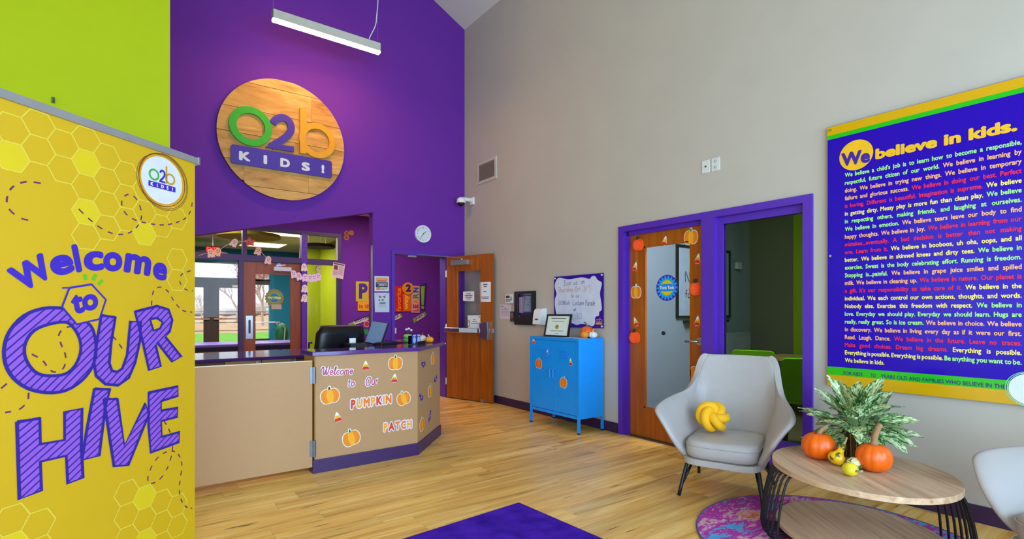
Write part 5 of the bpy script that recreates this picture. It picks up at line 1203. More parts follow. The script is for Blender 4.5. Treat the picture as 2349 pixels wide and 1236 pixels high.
t = thing('hexagon_decoration', 'small cluster of amber honeycomb hexagons on the corridor wall', 'decoration', CW.at(*CW.p(800, 550)))
for x_, y_, m in ((795, 535, M('#8A3A0C')), (806, 534, M('#B8700C')), (794.5, 545, M('#8A3A0C'))):
    u, v = CW.p(x_, y_); o = obj('hexagon', G().disc(CW, u, v, .052, 0, .006, 6), M('#C8862A'), t); obj('hexagon_fill', G().disc(CW, u, v, .038, .006, .008, 6), m, o)
u0 = CW.p(904.5, HY)[0]; tag(obj('light_switch', G().fbox(CW, CW.p(905, 750)[0], CW.p(905, 765)[1], CW.p(909, 750)[0], CW.p(905, 752)[1], 0, .01), m_white, bevel=.003), 'white light switch plate on the corridor wall', 'switch')
t = thing('paper_garland', 'black and pink paper flower garland beside the open door', 'garland', CW.at(*CW.p(1012, 775)))
for k, (x_, y_, m) in enumerate(((1021, 732, m_pink), (1021, 740, m_black), (1018.5, 746, m_pink), (1014, 751, m_black), (1020, 753, m_pink), (1015, 758, m_pink), (1009, 763, m_black), (1019, 762, m_black), (1015, 767, m_pink), (1009, 773, m_black))):
    u, v = CW.p(x_, y_); obj('paper_flower', G().lathe([(.005, -.02), (.04, -.012), (.05, 0), (.04, .012), (.005, .02)], (0, 0, 0), 12).xf(Matrix.Translation(CW.at(u, v, .03)) @ Matrix.Rotation(PI/2, 4, 'X')), M('#C88AA8') if m is m_pink else M('#1A0E1E'), t)
t = thing('paper_pumpkin_border', 'row of orange pumpkin cutouts low on the corridor wall', 'decoration', CW.at(*CW.p(1015, 835)))
for x_ in (1010, 1016, 1022): u, v = CW.p(x_, 829); obj('pumpkin_cutout', G().disc(CW, u, v, .05, 0, .006, 14), M('#C86A10'), t)
obj('grass_strip', G().fbox(CW, CW.p(1006, HY)[0], CW.p(1015, 839)[1], CW.p(1026, HY)[0], CW.p(1015, 834)[1], 0, .004), M('#6A7A3A'), t)
u, v = CW.p(1016, 718); tag(obj('leaf_cutout', G().disc(CW, u, v, .05, 0, .006, 10, .035), M('#7A6A1C')), 'olive leaf cutout beside the open door', 'decoration')

# ------------------------------------------------------------------ ghost cutouts on the glazing
GHOST = smooth([(-.62, -.2), (-.6, .4), (-.35, .85), (0, 1), (.35, .85), (.6, .4), (.62, -.2), (.75, -.8), (.45, -.75), (.2, -.98), (-.1, -.72), (-.4, -.95), (-.7, -.78)], 3, True)
GF = CW.off(.032)
GH = [(484, 581, .1, 'left of the pair near the exit sign', '#D8C0B0'), (499, 578, -.3, 'right of the pair near the exit sign', '#E0B890'), (537, 557, -.5, 'under the olive ceiling disc', '#D8C8C8'), (592, 576, -.3, 'in front of the lit ceiling panel', '#D8B8A8'),
      (615, 597, -.15, 'at the top edge of the brown door', '#DCC4BC'), (638, 613, -.4, 'in front of the door closer', '#9FB0DC'), (674, 629, .2, 'first of the row beside the mullion', '#DCCCE0'), (686, 634, .25, 'second of the row beside the mullion', '#DCCCE0'), (697.5, 613.5, 0, 'highest on the purple mullion', '#E4DCE0'),
      (700, 637, .05, 'on the purple mullion in the row', '#DCCCE8'), (711, 638, 0, 'first on the lime pane', '#DCCCE8'), (720.5, 637.5, .05, 'second on the lime pane', '#DCCCE8'), (730, 635, -.1, 'third on the lime pane', '#DCCCE8'), (698.5, 662, -.1, 'below the row on the purple mullion', '#E0D8E4'), (698, 684, -.15, 'lowest on the purple mullion', '#E4D8DC')]
for i, (x_, y_, an, lab, col) in enumerate(GH):
    n = .001+.0022*(i % 3); f = S_(GF, x_, y_, .078, .075, an); u, v = GF.p(x_, y_); t = thing('ghost_cutout', 'paper ghost cutout '+lab, 'decoration', GF.at(u, v-.075), 0, 'ghost cutouts on the glazing')
    obj('body', G().prism(GF, f(GHOST), n, n+.0012), M(col, rough=.8), t); e = G()
    for s_ in (-.2, .22): e.face(GF, f(circ(s_, .35, .1, 8, .13)), n+.0017)
    stroke(e, GF, f([(-.2, 0), (0, -.12), (.2, 0)]), .008, n+.0017); obj('drawn_face', e, m_ink, t)
f = S_(GF, 573, 555, .1, .085, .1); u, v = GF.p(573, 555); t = thing('star_cutout', 'red orange star cutout with face on the glazing mullion', 'decoration', GF.at(u, v-.08)); obj('body', G().prism(GF, f([(math.cos(PI/2+PI*k/5)*(1 if k % 2 == 0 else .62), math.sin(PI/2+PI*k/5)*(1 if k % 2 == 0 else .62)) for k in range(10)]), .001, .0022), M('#B8503C'), t)
for s_ in (-.2, .22): obj('eye', G().face(GF, f(circ(s_, .15, .1, 8)), .0027), m_ink, t)
g = G()
for st in ([(455, 586), (470, 582), (484, 580)], [(596, 574), (606, 586), (616, 596)], [(499, 576), (520, 562), (537, 556), (573, 552), (592, 572)]): g.tube([GF.at(*GF.p(*q), .004) for q in st], .004, 5)
tag(obj('garland_string', g, M('#D0C4C0')), 'pale string carrying the ghost cutouts', 'string')
# sticker on the brown door
YF_ = CW.off(-.0235); u, v = YF_.p(629.5, 683); R1 = .155; t = thing('door_sticker', 'round green and blue Play Village sticker on the brown door glass', 'sticker', YF_.at(u, v-R1))
obj('disc', G().prism(YF_, [(u+math.cos(2*PI*k/36)*R1*(1.05 if k % 2 else .92), v+math.sin(2*PI*k/36)*R1*(1.05 if k % 2 else .92)) for k in range(36)], 0, .0012), M('#A85A48'), t)
obj('green_disc', G().disc(YF_, u, v, R1*.86, .0012, .002, 32), M('#5AA030'), t); obj('orange_ring', G().face(YF_, circ(u, v, R1*.58, 28), .0024), M('#C8903A'), t); obj('blue_center', G().face(YF_, circ(u, v, R1*.52, 28), .0028), M('#2A6AC8'), t)
obj('name_band', G().fbox(YF_, u-R1*.72, v-R1*.2, u+R1*.72, v+R1*.2, .0028, .0033), M('#5AA030'), t); g = G(); text_quad(g, YF_, 'Play Village', (u-R1*.68, v-R1*.14), (u+R1*.68, v-R1*.14), (u-R1*.68, v+R1*.14), .0038, .02, 3); obj('lettering', g, m_white, t)
notice(CW.off(-.0235), [(622, 698), (645, 698), (646, 709), (623, 709)], 'small tan note under the round sticker on the brown door', col='#B8A898')

# ------------------------------------------------------------------ play room contents
struct('trim_2', G().fbox(EW, eR, 0, XPL, .12, 0, .015), m_base, keep=True)
def panel_light(cx, cy, lab):
    t = thing('ceiling_panel', lab, 'ceiling light', (cx, cy, 3.36), 0, 'play room ceiling panels'); obj('frame', G().prism(Frame((cx, cy, 3.4), (1, 0, 0), (0, -1, 0)), rrect(-.62, -.62, .62, .62, .01, 1), 0, .03, [rrect(-.58, -.58, .58, .58, .01, 1)]), m_white, t)
    obj('diffuser', G().box((cx-.58, cy-.58, 3.375), (cx+.58, cy+.58, 3.395)), EM('#FFD9A8', 2.6, 'panel_diffuser'), t)
c1 = FLP(603, 562, 3.37); c2 = FLP(655, 535, 3.37)
panel_light(c1.x, c1.y, 'lit square ceiling panel over the exterior doors'); panel_light(c2.x, c2.y, 'lit square ceiling panel nearer the glazing')
def cloud(px, py, z, r, m, lab):
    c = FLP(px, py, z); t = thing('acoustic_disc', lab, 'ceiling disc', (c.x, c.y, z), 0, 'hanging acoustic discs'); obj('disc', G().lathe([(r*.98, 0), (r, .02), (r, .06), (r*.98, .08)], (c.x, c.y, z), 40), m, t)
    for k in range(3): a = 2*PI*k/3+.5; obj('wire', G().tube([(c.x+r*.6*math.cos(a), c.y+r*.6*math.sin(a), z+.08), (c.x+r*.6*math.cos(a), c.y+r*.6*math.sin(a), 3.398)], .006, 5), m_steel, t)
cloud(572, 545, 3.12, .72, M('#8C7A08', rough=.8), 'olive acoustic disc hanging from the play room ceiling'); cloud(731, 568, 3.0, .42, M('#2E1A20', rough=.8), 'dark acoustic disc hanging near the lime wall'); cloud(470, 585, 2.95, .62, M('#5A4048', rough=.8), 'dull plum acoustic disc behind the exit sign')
c = FLP(488, 572, 2.95); t = thing('exit_sign', 'glowing red EXIT sign hanging in the play room', 'exit sign', (c.x, c.y, 2.85)); EX = Frame((c.x, c.y, 2.85), (1, 0, 0), Z)
obj('housing', G().fbox(EX, -.17, 0, .17, .2, -.04, 0), M('#8A1410'), t); g = G(); text_quad(g, EX, 'EXIT', (-.14, .04), (.14, .04), (-.14, .16), .001, .03, 3); obj('lettering', g, EM('#FF2A1A', 4, 'exit_red'), t); obj('stem', G().tube([EX.at(0, .2, -.02), EX.at(0, .55, -.02)], .012, 6), m_white, t)
PRF = LPF; u, v = PRF.p(733, 617); clock(PRF, u, v, .15, 'grey wall clock on the lime play room wall', 300, 40, M('#8A8478'), '#B0A898')
ta_ = FLP(470, 805, .48); t = thing('play_table', 'low purple play table seen behind the pass-through', 'table', (1.9, 13.6, 0))
m_ptop = M('#7A6CC0', rough=.3)
obj('table_top', G().box((.6, 13.0, .5), (3.6, 14.2, .56)), m_ptop, t, bevel=.01); obj('apron', G().box((.65, 13.05, .40), (3.55, 14.15, .5)), M('#33204E'), t)
for xx in (.7, 3.5):
    for yy in (13.1, 14.1): obj('leg', G().box((xx-.04, yy-.04, 0), (xx+.04, yy+.04, .4)), M('#33204E'), t)
t = thing('stroller', 'toddler stroller with green canopy and red wheels in the play room', 'stroller', (4.0, 15.4, 0)); sb = Vector((4.0, 15.4, 0)); sb = Vector(FLP(606, 812)[:]); D_ = 15.0; r_ = ray(608, HY); sb = Vector((r_.x*D_/r_.y, D_, 0)); t.location = sb; WM[t.name] = Matrix.Translation(sb)
for dy in (-.25, .25):
    obj('side_frame', G().tube([sb+Vector((-.35, dy, .2)), sb+Vector((-.4, dy, 1.0)), sb+Vector((.3, dy, 1.0)), sb+Vector((.45, dy, .85)), sb+Vector((.4, dy, .2)), sb+Vector((-.35, dy, .2))], .018, 6), M('#B8C4CC', metal=.5), t)
    for dx in (-.35, .4): obj('wheel', G().lathe([(.05, -.03), (.12, -.025), (.14, 0), (.12, .025), (.05, .03)], (0, 0, 0), 16).xf(Matrix.Translation(sb+Vector((dx, dy, .14))) @ Matrix.Rotation(PI/2, 4, 'X')), M('#A82030'), t)
obj('seat', G().box(tuple(sb+Vector((-.33, -.24, .42))), tuple(sb+Vector((.3, .24, .5)))), M('#C01A2A'), t, bevel=.02); obj('canopy', G().lathe([(.02, -.75), (.12, -.6), (.17, -.3), (.13, -.08), (.03, 0)], tuple(sb+Vector((.42, 0, .98))), 14), M('#0C6A3A'), t, smooth_=True)

# ------------------------------------------------------------------ things behind and on the reception desk
# office chair
oc = thing('office_chair', 'black leather office chair behind the reception desk', 'chair', (1.585, 5.39, 0), math.radians(15))
def loftbox(w, d, z0, z1, cy=0, rnd=.5, seg=24, bulge=.02):
    g = G(); prof = [(0, .86), (.12, .97), (.5, 1.0+bulge), (.88, .97), (1, .86)]; vs = []
    for f_, s_ in prof:
        for k in range(seg):
            a = 2*PI*k/seg; ca, sa = math.cos(a), math.sin(a); x = math.copysign(abs(ca)**rnd, ca)*w/2*s_; y = math.copysign(abs(sa)**rnd, sa)*d/2*s_+cy; vs.append((x, y, z0+(z1-z0)*f_))
    fs = [(i*seg+k, i*seg+(k+1) % seg, (i+1)*seg+(k+1) % seg, (i+1)*seg+k) for i in range(4) for k in range(seg)]+[tuple(reversed(range(seg))), tuple(4*seg+k for k in range(seg))]
    return g.add(vs, fs)
obj('seat', loftbox(.52, .5, .42, .54), m_leather_b, oc, smooth_=True, local=True)
bk = loftbox(.52, .14, .5, 1.15, 0, .45).xf(Matrix.Translation((0, -.27, 0)) @ Matrix.Translation((0, 0, .5)) @ Matrix.Rotation(.12, 4, 'X') @ Matrix.Translation((0, 0, -.5)))
obj('backrest', bk, m_leather_b, oc, smooth_=True, local=True)
for s_ in (-1, 1): obj('armrest', G().tube([(s_*.28, -.2, .62), (s_*.3, -.18, .7), (s_*.3, .15, .7), (s_*.28, .17, .5)], .022, 8), m_black, oc, local=True, smooth_=True)
obj('gas_column', G().tube([(0, 0, .1), (0, 0, .42)], .028, 10), m_black, oc, local=True)
for k in range(5):
    a = 2*PI*k/5; o = obj('base_arm', G().tube([(0, 0, .12), (.28*math.cos(a), .28*math.sin(a), .075)], [.03, .018], 8), m_black, oc, local=True)
    obj('caster', G().lathe([(.012, -.02), (.028, -.018), (.028, .018), (.012, .02)], (0, 0, 0), 12).xf(Matrix.Translation((.28*math.cos(a), .28*math.sin(a), .028)) @ Matrix.Rotation(PI/2, 4, 'X')), m_black, o, local=True)
# monitor
mo_c = Vector((1.985, 4.86, .75)); mt = thing('monitor', 'slim tilted monitor with pale screen on the desk', 'monitor', mo_c)
mu_ = Vector((.50, -.55, 0)).normalized(); 
def mv_at(px, py, d): r = ray(px, py); return Vector((0, 0, CH))+r*d
A_ = mv_at(838, 784, 5.14); B_ = mv_at(872, 790, 4.98); Cc = mv_at(881, 738, 5.06); D_2 = mv_at(848, 736, 5.22)
uu_ = (B_-A_).normalized(); vv_ = (D_2-A_); vv_ = (vv_-uu_*vv_.dot(uu_)).normalized(); MF = Frame(A_, uu_, vv_)
mw, mh = (B_-A_).dot(uu_), (D_2-A_).dot(vv_)
obj('bezel', G().fbox(MF, -.006, -.008, mw+.006, mh+.006, -.02, 0), m_black, mt, bevel=.004); obj('screen', G().prism(MF, [MF_ for MF_ in [(0, 0), (mw, 0), (mw, mh), (0, mh)]], 0, .0015), M('#7F98BC', rough=.25, var=.08, scale=4), mt)
ctr = (A_+B_)/2-MF.N*.03; obj('neck', G().tube([ctr+vv_*.08, ctr+Vector((.0, .02, -.02)), Vector((ctr.x, ctr.y+.02, .757))], .014, 8), m_black, mt)
obj('foot', G().lathe([(.09, 0), (.09, .008), (.03, .014)], (ctr.x, ctr.y+.02, .75), 20), m_black, mt)
k0_ = FLP(868, 795, CT); t = thing('document_tray', 'long black tray on the counter beside the monitor', 'tray', (k0_.x+.13, k0_.y+.08, CT))
ta2 = FLP(875, 793.5, CT); tb2 = FLP(910, 791, CT); du_ = (tb2-ta2); TFr = Frame(ta2, (du_.x, du_.y, 0), Z)
obj('tray', G().fbox(TFr, 0, 0, du_.length, .028, -.10, 0), m_black, t, bevel=.004); obj('paper', G().fbox(TFr, .02, .028, du_.length-.02, .031, -.09, -.01), M('#2A2A34'), t)
t = thing('desk_printer', 'low black printer beside the office chair', 'printer', (1.78, 4.87, .75)); obj('body', G().box((1.66, 4.76, .75), (1.84, 4.98, .985)), m_black, t, bevel=.01); obj('paper_slot', G().box((1.68, 4.755, .90), (1.82, 4.76, .92)), M('#2A2A2E'), t); obj('white_sheet', G().box((1.70, 4.9, .985), (1.76, 4.91, 1.03)), m_white, t)
# brochure holder, gourd stack and pumpkin on the counter
p_ = FLP(958, 789, CT); bh = thing('brochure_holder', 'clear acrylic holder with two blue cards on the counter', 'holder', p_); HF_ = Frame(p_, (.80, .6, 0), Z)
obj('tray', G().fbox(HF_, -.10, 0, .10, .004, -.05, .05), m_acryl, bh); obj('front_lip', G().fbox(HF_, -.10, 0, .10, .03, .046, .05), m_acryl, bh); obj('back_plate', G().fbox(HF_, -.10, 0, .10, .085, -.05, -.047), m_acryl, bh)
for uc in (-.045, .045):
    c_ = obj('card', G().fbox(HF_, uc-.036, .006, uc+.036, .095, -.02, -.012), M('#2A3AA8', rough=.5), bh); gq = G().face(HF_, circ(uc, .04, .03, 20, .033), -.0115).face(HF_, rrect(uc-.028, .078, uc+.028, .092, .004), -.0115); obj('card_print', gq, M('#B8D0E8', rough=.5), c_)
p2 = FLP(934, 786, CT); gs = thing('green_gourd_stack', 'two stacked light green gourds with white flower picks on the counter', 'decoration', p2+Vector((.02, .03, 0)))
pg_ = [(.012, 0), (.035, .004), (.045, .02), (.042, .036), (.03, .044)]
obj('lower_gourd', G().lathe(pg_, p2+Vector((.02, .03, 0)), 24, lambda a, z: 1-.05*abs(math.sin(4*a))), M('#7CC04A', rough=.5), gs, smooth_=True); obj('upper_gourd', G().lathe(pg_, p2+Vector((.02, .03, .042)), 24, lambda a, z: 1-.05*abs(math.sin(4*a))), M('#8FD05A', rough=.5), gs, smooth_=True)
for dx, dz in ((-.015, .135), (.012, .142), (.04, .125)): o = obj('flower_pick', G().tube([p2+Vector((.02, .03, .08)), p2+Vector((.02+dx, .03, dz))], .002, 5), M('#3A2A3A'), gs); obj('flower', G().lathe([(.003, -.01), (.013, -.005), (.015, .003), (.005, .012)], p2+Vector((.02+dx, .03, dz)), 8), M('#E6DCF0'), o)
p3 = FLP(985, 786, CT); pumpkin('pumpkin', 'small ribbed orange pumpkin at the end of the counter', p3, .044, .062, M('#F29A0C', rough=.4, var=.08), M('#E8C0A0', rough=.7), 8, .028, (-.015, .01), None, 48, .16, .004)
p4_ = FLP(972, 786, CT); pumpkin('pumpkin', 'small pale pumpkin partly behind the card holder', p4_+Vector((.015, .06, 0)), .042, .075, M('#D8C8BC', rough=.5), m_stm, 8, .03, (0, 0), None, 40, .08, .004)
t = thing('tape_dispenser', 'small grey and green clip at the tip of the counter', 'clip', (fx+.03, fy+.02, CT-.03)); obj('clip', G().tube([(fx+.03, fy+.0, CT-.015), (fx+.06, fy+.02, CT-.015)], .012, 10), M('#4A5A4A'), t); obj('clip_face', G().tube([(fx+.055, fy-.012, CT-.015), (fx+.058, fy-.016, CT-.015)], .009, 10), M('#B8CCA0'), t)

# ------------------------------------------------------------------ meeting room contents
MKF = Frame((0, YK, 0), (1, 0, 0), Z); a0_, a1_ = MKF.p(1553, HY)[0], MKF.p(1669, HY)[0]; vt_, vb_ = MKF.p(1553, 566)[1], MKF.p(1553, 724)[1]
t = thing('meeting_whiteboard', 'black framed whiteboard inside the meeting room', 'whiteboard', MKF.at((a0_+a1_)/2, vb_))
obj('board', G().fbox(MKF, a0_, vb_, a1_, vt_, 0, .015), M('#8FA0B4', rough=.25), t); obj('frame', G().prism(MKF, [(a0_-.03, vb_-.03), (a1_+.03, vb_-.03), (a1_+.03, vt_+.03), (a0_-.03, vt_+.03)], 0, .03, [[(a0_, vb_), (a1_, vb_), (a1_, vt_), (a0_, vt_)]]), m_black, t)
obj('pen_tray', G().fbox(MKF, a0_+.12, vb_-.09, a1_-.1, vb_-.06, 0, .08), m_black, t); g = G(); pa = MKF.p(1569, 647); hand(g, MKF, 'Notes', pa, (pa[0]+.55, pa[1]), .14, .012, .017) if False else hand(g, MKF, 'Not', pa, (pa[0]+.35, pa[1]), .14, .012, .017); hand(g, MKF, 'foam', (pa[0], pa[1]-.2), (pa[0]+.32, pa[1]-.2), .1, .01, .017); obj('handwriting', g, M('#20283A'), t)
u, v = MKF.p(1690, 610); tag(obj('wall_sensor', G().fbox(MKF, u-.06, v-.05, u+.06, v+.05, 0, .05), M('#B8B8C0', rough=.4), bevel=.008), 'small pale wall sensor inside the meeting room', 'sensor')
a = [MKF.p(x_, HY)[0] for x_ in (1648, 1700)]; tag(obj('low_panel', G().box((a[0], YK-.14, 0), (a[1], YK-.08, MKF.p(1670, 762)[1])), M('#8A949C', rough=.6)), 'pale grey panel leaning low in the meeting room', 'panel')
mtb = thing('meeting_table', 'wood topped table between the lime chairs in the meeting room', 'table', (6.55, 2.5, 0))
obj('table_top', G().box((6.18, 1.7, .70), (6.95, 3.35, .73)), wood('light_table_top', ['#A88A4A', '#C0A05A'], 1, 2), mtb, bevel=.004)
for xx in (6.25, 6.88):
    for yy in (1.78, 3.27): obj('leg', G().tube([(xx, yy, 0), (xx, yy, .70)], .02, 8), m_black, mtb)
def shell_chair(loc, rz, label):
    t = thing('lime_chair', label, 'chair', loc, rz, 'lime chairs in the meeting room'); ml = M('#96E00C', rough=.35, name='lime_plastic')
    bp = rrect(-.22, 0, .22, .40, .05); hb = rrect(-.06, .31, .06, .35, .018)
    BFm = Frame((0, .2, .47), (1, 0, 0), (0, .2, 1)); obj('backrest', G().prism(BFm, bp, -.012, .012, [hb]), ml, t, local=True); obj('seat', G().prism(Frame((0, 0, .44), (1, 0, 0), (0, 1, 0)), rrect(-.22, -.22, .22, .21, .05), 0, .025), ml, t, local=True, bevel=.006)
    for sx in (-1, 1):
        for sy in (-1, 1): obj('leg', G().tube([(sx*.16, sy*.15, .44), (sx*.21, sy*.21, 0)], .014, 8), m_bmetal, t, local=True)
    return t
shell_chair((5.70, 3.05, 0), math.radians(112), 'lime green chair behind the meeting table')
shell_chair((5.12, 2.22, 0), math.radians(112), 'lime green chair nearest the tinted window')

# ------------------------------------------------------------------ rugs
a, b, c = FLP(930, 1236), FLP(1190, 1154), FLP(1350, 1236)
e1 = (a-b).normalized(); e2 = (c-b); e2 = (e2-e1*e2.dot(e1)).normalized(); MFm = Frame(b, e2, e1)
mt_ = thing('purple_floor_mat', 'rectangular purple carpet mat with dark edge on the floor', 'mat', b+e1*.75+e2*.6)
mw_, ml_ = 1.25, 1.9
flipN = MFm.N.z
obj('backing', G().prism(MFm, [(0, 0), (mw_, 0), (mw_, ml_), (0, ml_)], .0, .006*(1 if flipN > 0 else -1)), M('#3A2430', rough=.8), mt_)
mcp, t_, b_ = nt('purple_carpet_pile'); tc = N(t_, 'ShaderNodeTexCoord'); n1 = N(t_, 'ShaderNodeTexNoise'); n1.inputs['Scale'].default_value = 7; n1.inputs['Detail'].default_value = 6; t_.links.new(tc.outputs['Object'], n1.inputs['Vector'])
rr = ramp(t_, [(.3, lin('#33108C')), (.7, lin('#5326B8'))]); t_.links.new(n1.outputs['Fac'], rr.inputs['Fac']); t_.links.new(rr.outputs['Color'], b_.inputs['Base Color']); b_.inputs['Roughness'].default_value = .95; b_.inputs['Sheen Weight'].default_value = 0.0; b_.inputs['Specular IOR Level'].default_value = .1
n2 = N(t_, 'ShaderNodeTexNoise'); n2.inputs['Scale'].default_value = 260; bp = N(t_, 'ShaderNodeBump'); bp.inputs['Strength'].default_value = .6; bp.inputs['Distance'].default_value = .004; t_.links.new(tc.outputs['Object'], n2.inputs['Vector']); t_.links.new(n2.outputs['Fac'], bp.inputs['Height']); t_.links.new(bp.outputs['Normal'], b_.inputs['Normal'])
s_ = 1 if flipN > 0 else -1
obj('pile', G().prism(MFm, rrect(.012, .012, mw_-.012, ml_-.012, .01, 2), .006*s_, .011*s_), mcp, mt_)
RC, RR = Vector((3.15, 1.215, 0)), .745
rgm, t_, b_ = nt('multicolour_rug_pile'); tc = N(t_, 'ShaderNodeTexCoord'); mp = N(t_, 'ShaderNodeMapping'); mp.inputs['Rotation'].default_value = (0, 0, .9); mp.inputs['Scale'].default_value = (2.2, 5.0, 1); t_.links.new(tc.outputs['Object'], mp.inputs['Vector'])
n1 = N(t_, 'ShaderNodeTexNoise'); n1.inputs['Scale'].default_value = 1.15; n1.inputs['Detail'].default_value = 12; n1.inputs['Roughness'].default_value = .76; t_.links.new(mp.outputs[0], n1.inputs['Vector'])
rr = ramp(t_, [(.30, lin('#1E6FB0')), (.43, lin('#48A8D4')), (.47, lin('#A81E94')), (.53, lin('#C02C9C')), (.555, lin('#C4B4C4')), (.60, lin('#E07A30')), (.66, lin('#B03878')), (.74, lin('#D8D0CC'))]); t_.links.new(n1.outputs['Fac'], rr.inputs['Fac']); t_.links.new(rr.outputs['Color'], b_.inputs['Base Color']); b_.inputs['Roughness'].default_value = .95
n2 = N(t_, 'ShaderNodeTexNoise'); n2.inputs['Scale'].default_value = 220; bp = N(t_, 'ShaderNodeBump'); bp.inputs['Strength'].default_value = .5; bp.inputs['Distance'].default_value = .004; t_.links.new(tc.outputs['Object'], n2.inputs['Vector']); t_.links.new(n2.outputs['Fac'], bp.inputs['Height']); t_.links.new(bp.outputs['Normal'], b_.inputs['Normal'])
rg_ = thing('round_rug', 'round magenta, blue and orange rug under the coffee table', 'rug', RC); obj('pile', G().lathe([(RR*.985, 0), (RR*.985, .009), (RR*.97, .010)], RC, 96), rgm, rg_); obj('bound_edge', G().tube([RC+Vector((RR*math.cos(2*PI*k/96)*.99, RR*math.sin(2*PI*k/96)*.99, .006)) for k in range(96)], .006, 6, True), M('#4A5A78', rough=.9), rg_)

# ------------------------------------------------------------------ coffee table
TC = Vector((3.215, 1.14, 0)); tA, tB, tAng = .475, .415, math.radians(50); TZ = .43; LZ = .085
ct_ = thing('coffee_table', 'oval wood coffee table with lower shelf and black wire legs', 'table', TC, tAng)
def oval(a, b, n=64): return [(a*math.cos(2*PI*k/n), b*math.sin(2*PI*k/n)) for k in range(n)]
HZ = Frame((0, 0, 0), (1, 0, 0), (0, 1, 0))
obj('table_top', G().prism(HZ, oval(tA, tB), TZ-.03, TZ), m_table, ct_, local=True, bevel=.004)
obj('lower_shelf', G().prism(HZ, oval(tA*.95, tB*.95), LZ-.022, LZ), m_table, ct_, local=True, bevel=.004)
obj('top_ring', G().tube([(x, y, TZ-.037) for x, y in oval(tA*.90, tB*.90)], .007, 6, True), m_bmetal, ct_, local=True)
obj('bottom_ring', G().tube([(x, y, LZ-.03) for x, y in oval(tA*.6, tB*.6)], .006, 6, True), m_bmetal, ct_, local=True)
for grp in (78, 256):          # two fans of wire rods, at the left and the right of the table as seen here
    for k in range(8):
        a = math.radians(grp+(k-3.5)*5.6); ca, sa = math.cos(a), math.sin(a)
        def pt(f, z): return (tA*f*ca, tB*f*sa, z)
        obj('wire_leg', G().tube(smooth([pt(.86, TZ-.036), pt(.96, TZ-.045), pt(1.03, TZ-.10), pt(1.10, .20), pt(1.135, .06), pt(1.11, .028), pt(1.02, .022), pt(.6, .05)], 3), .0065, 6), m_bmetal, ct_, local=True, smooth_=True)

# ------------------------------------------------------------------ armchairs
def armchair(loc, rz, label):
    t = thing('lounge_armchair', label, 'armchair', loc, rz, 'grey lounge armchairs')
    def yb(z): return .20+.34*max(0, z-.30)
    rows_z = [.25, .31, .39, .47, .53, .575, .603, .622, .642, .67, .78, .86, .915, .94]
    wv = [.205, .232, .256, .275, .288, .298, .303, .304, .303, .30, .292, .28, .262, .225]
    yf = [-.24, -.31, -.345, -.36, -.35, -.335, -.28, -.14, .06, .20, None, None, None, None]
    fl_ = [.02, .03, .05, .075, .105, .135, .145, .13, .09, .03, 0, 0, 0, 0]
    nA, nB = 7, 11; vs = []
    for z, w, f_, xo in zip(rows_z, wv, yf, fl_):
        y1 = yb(z); y0 = (y1-.022) if f_ is None else f_; row = []
        for k in range(nA):
            s_ = k/(nA-1); y = y0+(y1-(.05 if f_ is not None else .012)-y0)*s_; x = w+xo*(1-s_)**1.3*(1 if f_ is not None else 0); row.append((-x, y, z))
        for k in range(1, nB):
            s_ = k/nB; x = -w+2*w*s_; row.append((x*.97, y1+.045*(1-(2*s_-1)**2)-.005, z))
        row += [(-x, y, zz) for x, y, zz in reversed(row[:nA])]
        vs += row
    nc = 2*nA+nB-1; nr = len(rows_z)
    fs = [(i*nc+k, i*nc+k+1, (i+1)*nc+k+1, (i+1)*nc+k) for i in range(nr-1) for k in range(nc-1)]
    g = G().add(vs, fs); o = obj('shell', g, m_grey_l, t, smooth_=True, local=True); m = o.modifiers.new('solid', 'SOLIDIFY'); m.thickness = .045; m.offset = 0; m = o.modifiers.new('sub', 'SUBSURF'); m.levels = 2; m.render_levels = 2
    pan = [(-.225, -.30), (0, -.34), (.225, -.30), (.26, 0), (.235, .20), (0, .25), (-.235, .20), (-.26, 0)]
    obj('seat_pan', G().prism(HZ, smooth(pan, 8, True), .235, .275), m_grey_l, t, local=True, bevel=.012, smooth_=False)
    cu = G(); seg = 40; prof = [(.0, .90), (.10, .975), (.35, 1.0), (.65, 1.0), (.88, .97), (.97, .92), (1.0, .80)]; vs = []
    for f_, sc_ in prof:
        for k in range(seg):
            a = 2*PI*k/seg; ca, sa = math.cos(a), math.sin(a); x = math.copysign(abs(ca)**.42, ca)*.238*sc_; y = math.copysign(abs(sa)**.42, sa)*.275*sc_-.065; vs.append((x*(1+.04*(-y)), y, .275+.125*f_))
    vs.append((0, -.065, .275+.137)); fs = [(i*seg+k, i*seg+(k+1) % seg, (i+1)*seg+(k+1) % seg, (i+1)*seg+k) for i in range(6) for k in range(seg)]+[(6*seg+k, 6*seg+(k+1) % seg, 7*seg) for k in range(seg)]+[tuple(reversed(range(seg)))]
    o = obj('seat_cushion', cu.add(vs, fs), m_grey_l, t, smooth_=True, local=True)
    obj('piping', G().tube([(math.copysign(abs(math.cos(2*PI*k/48))**.42, math.cos(2*PI*k/48))*.24, math.copysign(abs(math.sin(2*PI*k/48))**.42, math.sin(2*PI*k/48))*.277-.065, .365) for k in range(48)], .004, 5, True), m_grey_l, o, local=True)
    for sx in (-1, 1):
        for y0, y1, y2 in ((-.22, -.31, -.12), (.14, .30, .02)):
            l_ = obj('leg', G().tube(smooth([(sx*.16, y2, .238), (sx*.215, y0, .232), (sx*.235, y0+(y1-y0)*.15, .20), (sx*.268, y1, 0)], 3), .0125, 8), m_bmetal, t, local=True, smooth_=True)
            obj('brace', G().tube([(sx*.20, y0*.75, .232), (sx*.25, y0+(y1-y0)*.62, .085)], .010, 8), m_bmetal, l_, local=True, smooth_=True)
    return t
AC = Vector((3.475, 2.065, 0)); ARZ = math.radians(-90+21)
